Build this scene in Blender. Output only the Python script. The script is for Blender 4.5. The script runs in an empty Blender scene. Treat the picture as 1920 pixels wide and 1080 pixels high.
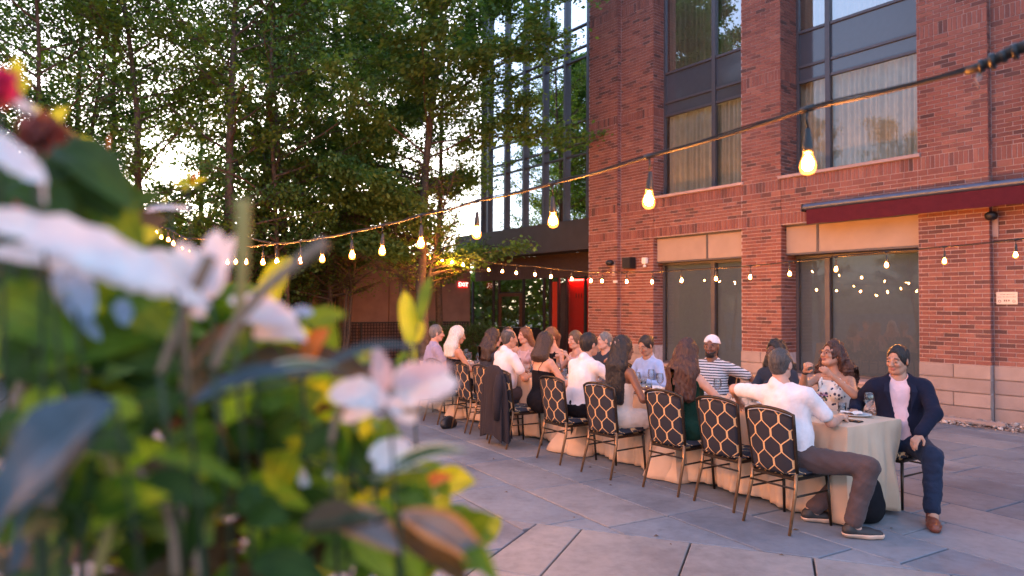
import bpy, bmesh, math, random
import numpy as np
from mathutils import Vector, Matrix

sc = bpy.context.scene
C = sc.collection
R = math.radians

# ------------------------------------------------------------------ camera
F_PX, CX, CY = 1300.0, 960.0, 540.0
PITCH, ROLL, CAM_H = R(1.667), 0.007, 1.66
_F = Vector((0, math.cos(PITCH), math.sin(PITCH)))
_R0 = Vector((1, 0, 0)); _U0 = _R0.cross(_F)
_R = _R0 * math.cos(ROLL) + _U0 * math.sin(ROLL)
_U = _U0 * math.cos(ROLL) - _R0 * math.sin(ROLL)
CAM = Vector((0, 0, CAM_H))
cd = bpy.data.cameras.new('camera'); cam = bpy.data.objects.new('camera', cd); C.objects.link(cam)
M = Matrix((( _R.x, _U.x, -_F.x, 0), (_R.y, _U.y, -_F.y, 0), (_R.z, _U.z, -_F.z, CAM_H), (0, 0, 0, 1)))
cam.matrix_world = M
cd.sensor_width = 36; cd.lens = 36 * F_PX / 1920
cd.clip_start = 0.05; cd.clip_end = 3000
cd.dof.use_dof = True; cd.dof.focus_distance = 5.6; cd.dof.aperture_fstop = 2.0
sc.camera = cam

# ------------------------------------------------------------------ light
SUN_AZ, SUN_EL = R(-22), R(5.5)          # azimuth from +Y towards +X
w = bpy.data.worlds.new('World'); sc.world = w; w.use_nodes = True
nt = w.node_tree; nt.nodes.clear()
sky = nt.nodes.new('ShaderNodeTexSky'); sky.sky_type = 'NISHITA'; sky.sun_disc = False
sky.sun_elevation = SUN_EL; sky.sun_rotation = SUN_AZ
sky.air_density = 1.0; sky.dust_density = 3.5; sky.ozone_density = 1.6
hs = nt.nodes.new('ShaderNodeHueSaturation'); hs.inputs['Saturation'].default_value = 0.82
tint = nt.nodes.new('ShaderNodeMix'); tint.data_type = 'RGBA'; tint.blend_type = 'MULTIPLY'
tint.inputs['Factor'].default_value = 1; tint.inputs[7].default_value = (0.94, 1.04, 1.37, 1)
bg = nt.nodes.new('ShaderNodeBackground'); bg.inputs['Strength'].default_value = 0.15
wo = nt.nodes.new('ShaderNodeOutputWorld')
gm_ = nt.nodes.new('ShaderNodeGamma'); gm_.inputs[1].default_value = .72
nt.links.new(sky.outputs[0], gm_.inputs[0]); nt.links.new(gm_.outputs[0], hs.inputs['Color']); nt.links.new(hs.outputs[0], tint.inputs[6])
nt.links.new(tint.outputs[2], bg.inputs['Color']); nt.links.new(bg.outputs[0], wo.inputs['Surface'])
sl = bpy.data.lights.new('sun', 'SUN'); sl.energy = 0.3; sl.angle = R(10); sl.color = (1, 0.72, 0.45)
so = bpy.data.objects.new('sun', sl); C.objects.link(so)
sd = Vector((math.sin(SUN_AZ) * math.cos(SUN_EL), math.cos(SUN_AZ) * math.cos(SUN_EL), math.sin(SUN_EL)))
so.rotation_euler = sd.to_track_quat('Z', 'Y').to_euler()
so.location = (-8, 30, 12)
sc.view_settings.view_transform = 'Standard'; sc.view_settings.look = 'None'
sc.view_settings.exposure = 3.08; sc.view_settings.gamma = 1
sc.view_settings.use_curve_mapping = False
sc.render.engine = 'CYCLES'
sc.cycles.use_denoising = True
sc.cycles.max_bounces = 7; sc.cycles.diffuse_bounces = 3; sc.cycles.glossy_bounces = 3
sc.cycles.transmission_bounces = 5; sc.cycles.transparent_max_bounces = 12
sc.cycles.sample_clamp_indirect = 4.0
sc.cycles.caustics_reflective = False; sc.cycles.caustics_refractive = False
sc.cycles.use_light_tree = True

# ------------------------------------------------------------------ helpers
def tag(o, label=None, cat=None, group=None, kind=None):
    if label: o['label'] = label
    if cat: o['category'] = cat
    if group: o['group'] = group
    if kind: o['kind'] = kind
    return o

def empty(name, loc=(0, 0, 0), rz=0.0, label=None, cat=None, group=None, parent=None):
    o = bpy.data.objects.new(name, None); C.objects.link(o)
    o.location = loc; o.rotation_euler = (0, 0, rz); o.empty_display_size = 0.1
    if parent: o.parent = parent
    return tag(o, label, cat, group)

def link(name, me, parent=None, loc=None, rz=None):
    o = bpy.data.objects.new(name, me); C.objects.link(o)
    if parent is not None: o.parent = parent
    if loc is not None: o.location = loc
    if rz is not None: o.rotation_euler = (0, 0, rz)
    return o

def copy_tree(o, parent=None):
    c = o.copy(); C.objects.link(c)
    if parent is not None: c.parent = parent
    for ch in o.children: copy_tree(ch, c)
    return c

def mesh_np(name, V, Fq, mat=None, smooth=False):
    """V (n,3) array, Fq list/array of faces"""
    me = bpy.data.meshes.new(name)
    if isinstance(Fq, np.ndarray):
        k = Fq.shape[1]; n = len(Fq)
        me.vertices.add(len(V)); me.vertices.foreach_set('co', np.asarray(V, np.float32).ravel())
        me.loops.add(n * k); me.loops.foreach_set('vertex_index', Fq.astype(np.int32).ravel())
        me.polygons.add(n); me.polygons.foreach_set('loop_start', np.arange(0, n * k, k, dtype=np.int32))
        me.update(calc_edges=True)
    else:
        me.from_pydata([tuple(v) for v in V], [], Fq); me.update()
    if smooth: me.polygons.foreach_set('use_smooth', np.ones(len(me.polygons), bool))
    if mat: me.materials.append(mat)
    return me

class MB:
    def __init__(self): self.v = []; self.f = []
    def add(self, vs, fs):
        b = len(self.v); self.v += [tuple(p) for p in vs]; self.f += [tuple(i + b for i in f) for f in fs]; return self
    def box(self, x0, x1, y0, y1, z0, z1, m=None):
        vs = [(x, y, z) for z in (z0, z1) for x, y in ((x0, y0), (x1, y0), (x1, y1), (x0, y1))]
        if m is not None: vs = [m @ Vector(p) for p in vs]
        return self.add(vs, [(3, 2, 1, 0), (4, 5, 6, 7), (0, 1, 5, 4), (1, 2, 6, 5), (2, 3, 7, 6), (3, 0, 4, 7)])
    def tube(self, pts, rad, n=8, cap=True, flat=1.0):
        pts = [Vector(p) for p in pts]
        if not hasattr(rad, '__len__'): rad = [rad] * len(pts)
        b = len(self.v); prev = None
        for i, p in enumerate(pts):
            d = (pts[min(i + 1, len(pts) - 1)] - pts[max(i - 1, 0)]).normalized()
            if prev is None:
                a = Vector((0, 0, 1)) if abs(d.z) < .9 else Vector((1, 0, 0))
                x = d.cross(a).normalized()
            else:
                x = (prev - d * prev.dot(d)).normalized()
            prev = x; y = d.cross(x)
            for k in range(n):
                a = 2 * math.pi * k / n
                self.v.append(tuple(p + x * (math.cos(a) * rad[i]) + y * (math.sin(a) * rad[i] * flat)))
        for i in range(len(pts) - 1):
            for k in range(n):
                q = b + i * n; k2 = (k + 1) % n
                self.f.append((q + k, q + k2, q + n + k2, q + n + k))
        if cap:
            self.f.append(tuple(b + k for k in reversed(range(n))))
            self.f.append(tuple(b + (len(pts) - 1) * n + k for k in range(n)))
        return self
    def lathe(self, prof, n=16, o=(0, 0, 0), closed=True):
        b = len(self.v)
        for r, z in prof:
            for k in range(n):
                a = 2 * math.pi * k / n
                self.v.append((o[0] + r * math.cos(a), o[1] + r * math.sin(a), o[2] + z))
        for i in range(len(prof) - 1):
            for k in range(n):
                q = b + i * n; k2 = (k + 1) % n
                self.f.append((q + k, q + k2, q + n + k2, q + n + k))
        if closed:
            self.f.append(tuple(b + k for k in reversed(range(n))))
            self.f.append(tuple(b + (len(prof) - 1) * n + k for k in range(n)))
        return self
    def prism(self, poly, z0, z1):
        n = len(poly)
        vs = [(x, y, z0) for x, y in poly] + [(x, y, z1) for x, y in poly]
        fs = [tuple(reversed(range(n))), tuple(range(n, 2 * n))] + [(i, (i + 1) % n, n + (i + 1) % n, n + i) for i in range(n)]
        return self.add(vs, fs)
    def mesh(self, name, mat, smooth=False, bevel=0):
        me = mesh_np(name, self.v, self.f, mat, smooth)
        if bevel:
            bm = bmesh.new(); bm.from_mesh(me)
            bmesh.ops.bevel(bm, geom=bm.edges[:], offset=bevel, segments=2, affect='EDGES', clamp_overlap=True)
            bm.to_mesh(me); bm.free()
        return me
    def build(self, name, mat, parent=None, smooth=False, bevel=0, loc=None, rz=None):
        return link(name, self.mesh(name, mat, smooth, bevel), parent, loc, rz)

def auto_smooth(me, ang=35):
    me.polygons.foreach_set('use_smooth', np.ones(len(me.polygons), bool))
    bm = bmesh.new(); bm.from_mesh(me); a = R(ang)
    for e in bm.edges:
        if len(e.link_faces) == 2 and e.calc_face_angle(0) > a: e.smooth = False
    bm.to_mesh(me); bm.free()

# ------------------------------------------------------------------ materials
class NB:
    def __init__(self, name):
        self.m = bpy.data.materials.new(name); self.m.use_nodes = True
        self.t = self.m.node_tree; self.t.nodes.clear()
        self.out = self.t.nodes.new('ShaderNodeOutputMaterial')
    def n(self, ty, **kw):
        nd = self.t.nodes.new(ty)
        for k, v in kw.items():
            if k.startswith('_'): setattr(nd, k[1:], v)
            else:
                s = nd.inputs[k.replace('__', ' ')] if not k.startswith('i') or not k[1:].isdigit() else nd.inputs[int(k[1:])]
                if isinstance(v, bpy.types.NodeSocket): self.t.links.new(v, s)
                else: s.default_value = v
        return nd
    def math(self, op, a, b=0.0, c=None):
        kw = dict(_operation=op, i0=a, i1=b)
        if c is not None: kw['i2'] = c
        return self.n('ShaderNodeMath', **kw).outputs[0]
    def mix(self, f, a, b, mode='MIX'):
        return self.n('ShaderNodeMix', _data_type='RGBA', _blend_type=mode, i0=f, i6=a, i7=b).outputs[2]
    def coord(self, kind='Object'): return self.n('ShaderNodeTexCoord').outputs[kind]
    def noise(self, vec, scale, detail=4, rough=.55, out=0):
        return self.n('ShaderNodeTexNoise', Vector=vec, Scale=scale, Detail=detail, Roughness=rough).outputs[out]
    def ramp(self, f, stops):
        r = self.n('ShaderNodeValToRGB', Fac=f); e = r.color_ramp.elements
        while len(e) > 1: e.remove(e[-1])
        e[0].position = stops[0][0]; e[0].color = col(stops[0][1])
        for p, c_ in stops[1:]:
            x = e.new(p); x.color = col(c_)
        return r.outputs[0]
    def bump(self, h, strength=.3, dist=.01, normal=None):
        kw = dict(Height=h, Strength=strength, Distance=dist)
        if normal is not None: kw['Normal'] = normal
        return self.n('ShaderNodeBump', **kw).outputs[0]
    def bsdf(self, **kw):
        b = self.n('ShaderNodeBsdfPrincipled')
        for k, v in kw.items():
            s = b.inputs[k.replace('_', ' ')]
            if isinstance(v, bpy.types.NodeSocket): self.t.links.new(v, s)
            else: s.default_value = v
        return b
    def done(self, sh):
        self.t.links.new(sh if isinstance(sh, bpy.types.NodeSocket) else sh.outputs[0], self.out.inputs['Surface'])
        return self.m

def col(c):
    return (c[0], c[1], c[2], 1) if len(c) == 3 else c

def simple(name, c, rough=.6, metal=0, var=.12, nscale=12, bump=.0, bscale=60, spec=.5, **kw):
    b = NB(name); co = b.coord()
    n = b.noise(co, nscale, 5)
    dark = tuple(x * (1 - var) for x in c); lite = tuple(min(1, x * (1 + var)) for x in c)
    cc = b.ramp(n, [(.3, dark), (.7, lite)])
    args = dict(Base_Color=cc, Roughness=rough, Metallic=metal, Specular_IOR_Level=spec)
    args.update(kw)
    if bump: args['Normal'] = b.bump(b.noise(co, bscale, 4), bump, .004)
    return b.done(b.bsdf(**args))

def emit(name, c, s):
    b = NB(name)
    e = b.n('ShaderNodeEmission', Color=col(c), Strength=s)
    return b.done(e)

def glass_mat(name, tintc=(.9, .95, .95), trans=1.0, rough=0.0, ior=1.5, boost=1.0):
    """thin window glass: reflects by fresnel, lets the rest through"""
    b = NB(name)
    fr = b.n('ShaderNodeFresnel', IOR=ior).outputs[0]
    fr = b.math('MINIMUM', b.math('MULTIPLY', fr, boost), 1.0)
    co = b.coord()
    nrm = b.bump(b.noise(co, 1.1, 2), .05, .02)
    g = b.n('ShaderNodeBsdfGlossy', Color=(1, 1, 1, 1), Roughness=rough, Normal=nrm)
    t = b.n('ShaderNodeBsdfTransparent', Color=col(tintc))
    mx = b.n('ShaderNodeMixShader', i0=fr, i1=t.outputs[0], i2=g.outputs[0])
    return b.done(mx)

def brick_material(name, indiv):
    b = NB(name); co = b.coord()
    if indiv: tone = b.n('ShaderNodeObjectInfo').outputs['Random']
    else: tone = b.n('ShaderNodeAttribute', _attribute_name='tone').outputs['Fac']
    c = b.ramp(tone, [(0, (.08, .028, .024)), (.1, (.14, .045, .036)), (.3, (.22, .066, .048)), (.6, (.26, .083, .058)),
                      (.85, (.30, .10, .068)), (1, (.33, .125, .085))])
    g = b.n('ShaderNodeNewGeometry').outputs['Position']
    n1 = b.noise(g, 38, 6, .7); n2 = b.noise(g, .7, 3)
    c = b.mix(.5, c, b.ramp(n1, [(.3, (.35, .35, .35)), (.7, (1, 1, 1))]), 'MULTIPLY')
    c = b.mix(b.math('MULTIPLY', n2, .12), c, (.5, .46, .44, 1))
    st = b.noise(b.n('ShaderNodeMapping', Vector=g, Scale=(2.2, 2.2, .25)).outputs[0], 1.0, 5, .65)
    c = b.mix(.55, c, b.ramp(st, [(.32, (.62, .60, .60)), (.55, (1, 1, 1))]), 'MULTIPLY')
    return b.done(b.bsdf(Base_Color=c, Roughness=.82, Specular_IOR_Level=.3, Normal=b.bump(n1, .6, .004)))

def fabric(name, c, rough=.9, weave=700, var=.1, sheen=.3, wr=.0):
    b = NB(name); co = b.coord()
    n = b.noise(co, 9, 4); w_ = b.noise(co, weave * .4, 2); sheen = sheen * min(1, max(c) * 3)
    dark = tuple(x * (1 - var) for x in c); lite = tuple(min(1, x * (1 + var)) for x in c)
    cc = b.ramp(n, [(.3, dark), (.7, lite)])
    h = b.math('ADD', b.math('MULTIPLY', w_, .12), b.noise(co, 14, 5, .6))
    return b.done(b.bsdf(Base_Color=cc, Roughness=rough, Sheen_Weight=sheen, Specular_IOR_Level=.12, Normal=b.bump(h, .35 + wr, .02)))

MAT = {}
MAT['mortar'] = simple('mortar', (.44, .36, .36), .95, var=.2, bump=.4)
MAT['brick'] = brick_material('brick', False)
MAT['brick1'] = brick_material('brick_single', True)
def stone_mat(name, c, var=.2, rough=.85):
    b = NB(name); g = b.n('ShaderNodeNewGeometry').outputs['Position']
    rnd = b.n('ShaderNodeObjectInfo').outputs['Random']
    n1 = b.noise(g, 3, 6, .6); n2 = b.noise(g, 90, 3, .7)
    cc = b.ramp(b.math('ADD', b.math('MULTIPLY', n1, .7), b.math('MULTIPLY', n2, .3)), [(.3, tuple(x * (1 - var) for x in c)), (.7, tuple(x * (1 + var) for x in c))])
    cc = b.mix(1, cc, b.ramp(rnd, [(0, (.86, .86, .88)), (1, (1.08, 1.05, 1.02))]), 'MULTIPLY')
    return b.done(b.bsdf(Base_Color=cc, Roughness=rough, Normal=b.bump(n2, .5, .004)))
MAT['stone'] = stone_mat('base_stone', (.34, .27, .24))
MAT['sill'] = stone_mat('sill_stone', (.42, .30, .27))
MAT['frame'] = simple('window_frame', (.085, .085, .10), .45, .3, var=.08)
MAT['frame_dk'] = simple('frame_dark', (.04, .035, .035), .5, .3, var=.08)
MAT['panelm'] = simple('tan_panel', (.36, .27, .21), .6, var=.08, nscale=3)
MAT['blind'] = simple('grey_blind', (.12, .165, .235), .9, var=.05, bump=.2, bscale=400)
MAT['spandrel'] = simple('spandrel', (.06, .07, .09), .10, 0, var=.05, spec=.9)
MAT['glass'] = glass_mat('window_glass', boost=2.0); MAT['glass_up'] = glass_mat('window_glass_upper', boost=9.0)
MAT['glass_low'] = glass_mat('blind_glass', boost=1.6)
MAT['glass_curtain'] = glass_mat('facade_glass', (.5, .5, .55), boost=22.0)
MAT['dark_in'] = simple('dark_interior', (.03, .025, .022), .9)
def curtain_mat():
    b = NB('curtain'); co = b.coord()
    n = b.noise(co, 5, 4)
    c = b.ramp(n, [(.3, (.66, .60, .50)), (.7, (.80, .73, .62))])
    d = b.n('ShaderNodeBsdfDiffuse', Color=c).outputs[0]
    t = b.n('ShaderNodeBsdfTranslucent', Color=c).outputs[0]
    return b.done(b.n('ShaderNodeMixShader', i0=.25, i1=d, i2=t))
MAT['curtain'] = curtain_mat()
MAT['awning_metal'] = simple('awning_metal', (.10, .12, .17), .35, .6, var=.1)
MAT['burgundy'] = fabric('burgundy_canvas', (.085, .014, .022))
MAT['black'] = simple('black_metal', (.015, .015, .017), .45, .2)
MAT['white'] = simple('white_plastic', (.75, .73, .7), .4, var=.04)
MAT['stucco'] = simple('stucco', (.27, .155, .12), .95, var=.15, nscale=2.5, bump=.5, bscale=30)
MAT['fascia'] = simple('fascia', (.075, .06, .055), .7, var=.1, nscale=3)

U = Vector((-.602, .798, 0)).normalized()
P0 = Vector((7.4, 10.0, 0))
BRZ = math.atan2(U.y, U.x)
NRM = Vector((-U.y, U.x, 0))
def W(s, y, z=0): return P0 + U * s + NRM * y + Vector((0, 0, z))
T = Vector((-.548, .837, 0)).normalized(); Q = Vector((.837, .548, 0)).normalized()
L0 = Vector((1.83, 5.49, 0))
def TK(t, k, z=0): return L0 + T * t + Q * k + Vector((0, 0, z))
TRZ = math.atan2(T.y, T.x)
def at(px, py, Y):
    """point seen at photo pixel (px, py) at forward distance Y"""
    d = _F + _R * ((px - CX) / F_PX) + _U * ((CY - py) / F_PX)
    return CAM + d * (Y / d.y)
def proj(p):
    d = Vector(p) - CAM
    return (CX + F_PX * d.dot(_R) / d.dot(_F), CY - F_PX * d.dot(_U) / d.dot(_F))
# ------------------------------------------------------------------ brick hotel
rng = random.Random(5)
hotel = empty('hotel_building', P0, BRZ, 'red brick hotel wing with tall grey framed windows along the right of the courtyard', 'building')
brick_list = []        # (corner vectors of the visible face box, local hotel coords, tone)
def brick_face(o, du, L, z0, z1, nrm, soldiers=(), skip=()):
    """running bond on a vertical face; o = corner, du = direction, nrm = outward normal"""
    o = Vector(o); du = Vector(du); nrm = Vector(nrm)
    PW, PH, G = .213, .0677, .0115
    z = z0; row = 0
    while z < z1 - .02:
        sol = next((s_ for s_ in soldiers if s_[0] - .02 <= z < s_[1] - .02), None)
        if sol:
            h = sol[1] - z; x = 0.0
            while x < L - .01:
                e = min(x + PH, L)
                brick_list.append((o + du * (x + G / 2), du, e - x - G, z + G / 2, h - G, nrm, 1)); x = e
            z += h; row += 1; continue
        h = min(PH, z1 - z)
        nxt = [s_[0] for s_ in soldiers if z < s_[0] < z + h * 1.5]
        if nxt: h = nxt[0] - z
        if h < .025: z += h; continue
        x = -PW / 2 if row % 2 else 0.0
        while x < L - .01:
            a, e = max(x, 0), min(x + PW, L)
            if e - a > .03 and not any(q[0] - .005 <= a and e <= q[1] + .005 and q[2] <= z < q[3] for q in skip):
                brick_list.append((o + du * (a + G / 2), du, e - a - G, z + G / 2, h - G, nrm, 0))
            x += PW
        z += h; row += 1
ZB, ZT = .85, 10.2
SOL = [(3.28, 3.49), (3.93, 4.14), (6.05, 6.26), (8.62, 8.83)]
core = MB()
def wallbox(s0, s1, y1, z0, z1, y0=-.75): core.box(s0, s1, y0, y1 - .009, z0, z1)
E_ = .009
wallbox(-6, .43 + E_, -.12, 0, ZT); wallbox(.43 + E_, 1.43, 0, 0, ZT); wallbox(3.85 + E_, 4.72, 0, 0, ZT)
wallbox(7.01 + E_, 8.02 + E_, 0, 0, ZT); wallbox(8.02 + E_, 9.0, .12, 0, ZT, -1.9)
for a, b_, r_ in ((1.43, 3.85, .55), (4.72, 7.01, .35)):
    core.box(a, b_, -.75, -.009, 3.27, 4.14); core.box(a, b_, -.75, -.02, 0, .40)
core.build('wall', MAT['mortar'], hotel)
X, Yn = (1, 0, 0), (0, 1, 0)
brick_face((-2.4, -.12, 0), X, 2.83, ZB, ZT, Yn, SOL)
brick_face((.43, 0, 0), X, 1.0, ZB, ZT, Yn, SOL)
brick_face((3.85, 0, 0), X, .87, ZB, ZT, Yn, SOL)
brick_face((7.01, 0, 0), X, 1.01, ZB, ZT, Yn, SOL)
brick_face((8.02, .12, 0), X, .98, ZB, ZT, Yn, SOL)
for a, b_ in ((1.43, 3.85), (4.72, 7.01)):
    brick_face((a, 0, 0), X, b_ - a, 3.28, 4.14, Yn, SOL)
MX = (-1, 0, 0)
brick_face((3.85, -.55, 0), (0, 1, 0), .55, ZB, 3.27, MX); brick_face((3.85, -.55, 0), (0, 1, 0), .55, 4.2, ZT, MX, SOL[2:])
brick_face((7.01, -.35, 0), (0, 1, 0), .35, ZB, 3.27, MX); brick_face((7.01, -.35, 0), (0, 1, 0), .35, 4.2, ZT, MX, SOL[2:])
brick_face((8.02, 0, 0), (0, 1, 0), .12, ZB, ZT, MX)
brick_face((.43, -.12, 0), (0, 1, 0), .12, ZB, ZT, MX)
def brick_geo(bk, proud=None):
    o, du, L, z, h, n, sold = bk
    d = rng.uniform(-.0025, .0025) if proud is None else proud
    a = o + Vector((0, 0, z)); t1 = du * L; t2 = Vector((0, 0, h)); back = n * -.03; fr = n * d
    c = .003
    vs = [a + back, a + t1 + back, a + t1 + t2 + back, a + t2 + back,
          a + fr, a + t1 + fr, a + t1 + t2 + fr, a + t2 + fr]
    if du.cross(Vector((0, 0, 1))).dot(n) > 0: fs = [(4, 5, 6, 7), (0, 1, 5, 4), (1, 2, 6, 5), (2, 3, 7, 6), (3, 0, 4, 7)]
    else: fs = [(7, 6, 5, 4), (4, 5, 1, 0), (5, 6, 2, 1), (6, 7, 3, 2), (7, 4, 0, 3)]
    return vs, fs
hm = Matrix.Translation(P0) @ Matrix.Rotation(BRZ, 4, 'Z')
def bscore(bk):
    c = hm @ (bk[0] + bk[1] * (bk[2] / 2) + Vector((0, 0, bk[3])))
    px, py = proj(c)
    if not (0 < px < 1915 and 5 < py < 700) or bk[2] < .15: return 1e9
    return (c - CAM).length
order = sorted(range(len(brick_list)), key=lambda i: bscore(brick_list[i]))
single = set(order[:290])
allb = MB(); tone = []
shared = {}
for i, bk in enumerate(brick_list):
    if i in single:
        key = (round(bk[2], 3), round(bk[4], 3), tuple(bk[5]))
        if key not in shared:
            vs, fs = brick_geo((Vector((0, 0, 0)), bk[1], bk[2], 0, bk[4], bk[5], 0), 0)
            shared[key] = mesh_np('brick', vs, fs, MAT['brick1'])
        o = link('brick', shared[key], hotel, bk[0] + Vector((0, 0, bk[3])) + bk[5] * rng.uniform(-.0025, .0025))
        continue
    vs, fs = brick_geo(bk); allb.add(vs, fs)
    t_ = min(1, max(0, rng.gauss(.55, .22))) if rng.random() > .08 else rng.uniform(0, .12)
    tone += [t_] * len(vs)
me = allb.mesh('brick_courses', MAT['brick'])
at_ = me.attributes.new('tone', 'FLOAT', 'POINT'); at_.data.foreach_set('value', np.array(tone, np.float32))
bo = link('brick_courses', me, hotel); bo['kind'] = 'stuff'

# stone base: blocks laid in courses
def stones(s0, s1, y, z0, z1, n, ret=None):
    L = s1 - s0; k = max(1, round(L / 1.25))
    for r_ in range(n):
        za, zb = z0 + (z1 - z0) * r_ / n, z0 + (z1 - z0) * (r_ + 1) / n
        off = (.5 if r_ % 2 else 0) * (L / k)
        cuts = [s0] + [s0 + off + L / k * j for j in range(k + 1) if s0 + .1 < s0 + off + L / k * j < s1 - .1] + [s1]
        for a, b_ in zip(cuts[:-1], cuts[1:]):
            mb = MB().box(a + .004, b_ - .004, -.10, 0, za + .006, zb - .006)
            mb.build('stone_block', MAT['stone'], hotel, bevel=.006, loc=(0, y + .03 + rng.uniform(-.003, .003), 0))
stones(-6, .43, -.12, 0, .85, 4); stones(.43, 1.43, 0, 0, .85, 4); stones(3.85, 4.72, 0, 0, .85, 4)
stones(7.01, 8.02, 0, 0, .85, 4); stones(8.02, 9.0, .12, 0, .85, 4)
stones(1.43, 3.85, 0, 0, .40, 2); stones(4.72, 7.01, 0, 0, .40, 2)
for a, b_ in ((1.43, 3.85), (4.72, 7.01)):
    MB().box(a, b_, -.6, .05, .402, .45).build('sill', MAT['sill'], hotel, bevel=.005)
    MB().box(a - .05, b_ + .05, -.6, .045, 4.142, 4.2).build('sill', MAT['sill'], hotel, bevel=.005)

def fbar(mb, a, b_, z0, z1, y, d=.07): mb.box(a, b_, y - d, y, z0, z1)
def window(s0, s1, rec, z0, z1, mull, trans, kinds, parent=hotel, low=False, fm=None, glass=None):
    """frame mesh named window; panes, spandrels and curtains below it"""
    fr = MB(); y = -rec; w_ = .05
    fbar(fr, s0, s0 + w_, z0, z1, y); fbar(fr, s1 - w_, s1, z0, z1, y)
    fbar(fr, s0 + w_, s1 - w_, z0, z0 + w_, y - .001); fbar(fr, s0 + w_, s1 - w_, z1 - w_, z1, y - .001)
    fbar(fr, mull - .045, mull + .045, z0 + w_, z1 - w_, y + .02, .1)
    cells = [z0 + w_] + [t for t in trans] + [z1 - w_]
    for t in trans:
        fbar(fr, s0 + w_, mull - .045, t - .025, t + .025, y - .002); fbar(fr, mull + .045, s1 - w_, t - .025, t + .025, y - .002)
    wo_ = fr.build('window', fm or MAT['frame'], parent)
    for (a, b_) in ((s0 + w_, mull - .045), (mull + .045, s1 - w_)):
        for i in range(len(cells) - 1):
            za = cells[i] + (.025 if i else 0); zb = cells[i + 1] - (.025 if i < len(cells) - 2 else 0)
            k = kinds[i]
            if k == 's':
                MB().box(a, b_, y - .05, y - .035, za, zb).build('spandrel', MAT['spandrel'], wo_)
            else:
                MB().add([(a, y - .04, za), (b_, y - .04, za), (b_, y - .04, zb), (a, y - .04, zb)], [(3, 2, 1, 0)]).build('pane', glass or (MAT['glass_low'] if low else (MAT['glass'] if i == 0 else MAT['glass_up'])), wo_)
                if k == 'b':
                    MB().add([(a, y - .10, za), (b_, y - .10, za), (b_, y - .10, zb), (a, y - .10, zb)], [(3, 2, 1, 0)]).build('blind', MAT['blind'], wo_)
                if k == 'c':
                    n = 160; V = []; Fc = []
                    for j in range(n + 1):
                        u_ = j / n; x = a - .05 + (b_ - a + .1) * u_
                        yy = y - .20 + .035 * math.sin(x * 52 + 2.2 * math.sin(x * 7)) + .02 * math.sin(x * 21 + 1)
                        V += [(x, yy, za - .05), (x, yy, zb + .22)]
                    for j in range(n): Fc.append((2 * j, 2 * j + 1, 2 * j + 3, 2 * j + 2))
                    MB().add(V, Fc).build('curtain', MAT['curtain'], wo_, smooth=True)
    return wo_
ZS = [6.08, 6.38, 7.06, 8.9, 9.2, 9.86]
window(1.43, 3.85, .55, 4.2, ZT, 3.216, ZS, ['c', 's', 's', 'c', 's', 's', 'c'])
window(4.72, 7.01, .35, 4.2, ZT, 5.63, ZS, ['c', 's', 's', 'c', 's', 's', 'c'])
window(1.43, 3.85, .50, .45, 2.70, 3.216, [], ['b'], low=True)
window(4.72, 7.01, .32, .45, 2.70, 5.63, [], ['b'], low=True)
for (a, b_, m_, y) in ((1.43, 3.85, 3.216, -.16), (4.72, 7.01, 5.63, -.12)):
    MB().box(a, b_, y - .05, y + .012, 2.70, 2.735).box(a, b_, y - .05, y + .012, 3.235, 3.27).box(m_ - .02, m_ + .02, y - .04, y + .014, 2.735, 3.235).build('panel_frame', MAT['frame'], hotel)
    MB().box(a + .01, m_ - .022, y - .03, y, 2.737, 3.233).build('panel', MAT['panelm'], hotel)
    MB().box(m_ + .022, b_ - .01, y - .03, y, 2.737, 3.233).build('panel', MAT['panelm'], hotel)
    MB().box(a, b_, -.75, y - .05, 2.70, 2.74).build('soffit', MAT['fascia'], hotel)
# rooms behind the glass
rm = MB()
for z0, z1 in ((.4, 3.2), (4.1, 6.4), (7.0, 9.2), (9.8, 10.2)):
    rm.add([(1.3, -2.8, z0), (7.1, -2.8, z0), (7.1, -2.8, z1), (1.3, -2.8, z1)], [(0, 1, 2, 3)])
    rm.add([(1.3, -2.8, z1), (7.1, -2.8, z1), (7.1, -.76, z1), (1.3, -.76, z1)], [(0, 1, 2, 3)])
    rm.add([(1.3, -2.8, z0), (7.1, -2.8, z0), (7.1, -.76, z0), (1.3, -.76, z0)], [(0, 1, 2, 3)])
rm.build('interior', simple('room_wall', (.30, .22, .15), .9), hotel)
MB().box(-6, 9, -6, -2.9, 0, 10.15).build('building_core', MAT['dark_in'], hotel)
MB().box(-6, 9, -6, -.76, 10.2, 10.5).build('roof', MAT['fascia'], hotel)

for lx in (2.6, 5.9):  # unseen glow strips added above the lower panes to brighten the curtains
    ly = -.66 if lx < 4 else -.46
    MB().box(lx - 1.0, lx + 1.0, ly - .05, ly, 6.29, 6.31).build('added_curtain_light', emit('added_curtain_glow', (1, .70, .40), .9), hotel)
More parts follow.
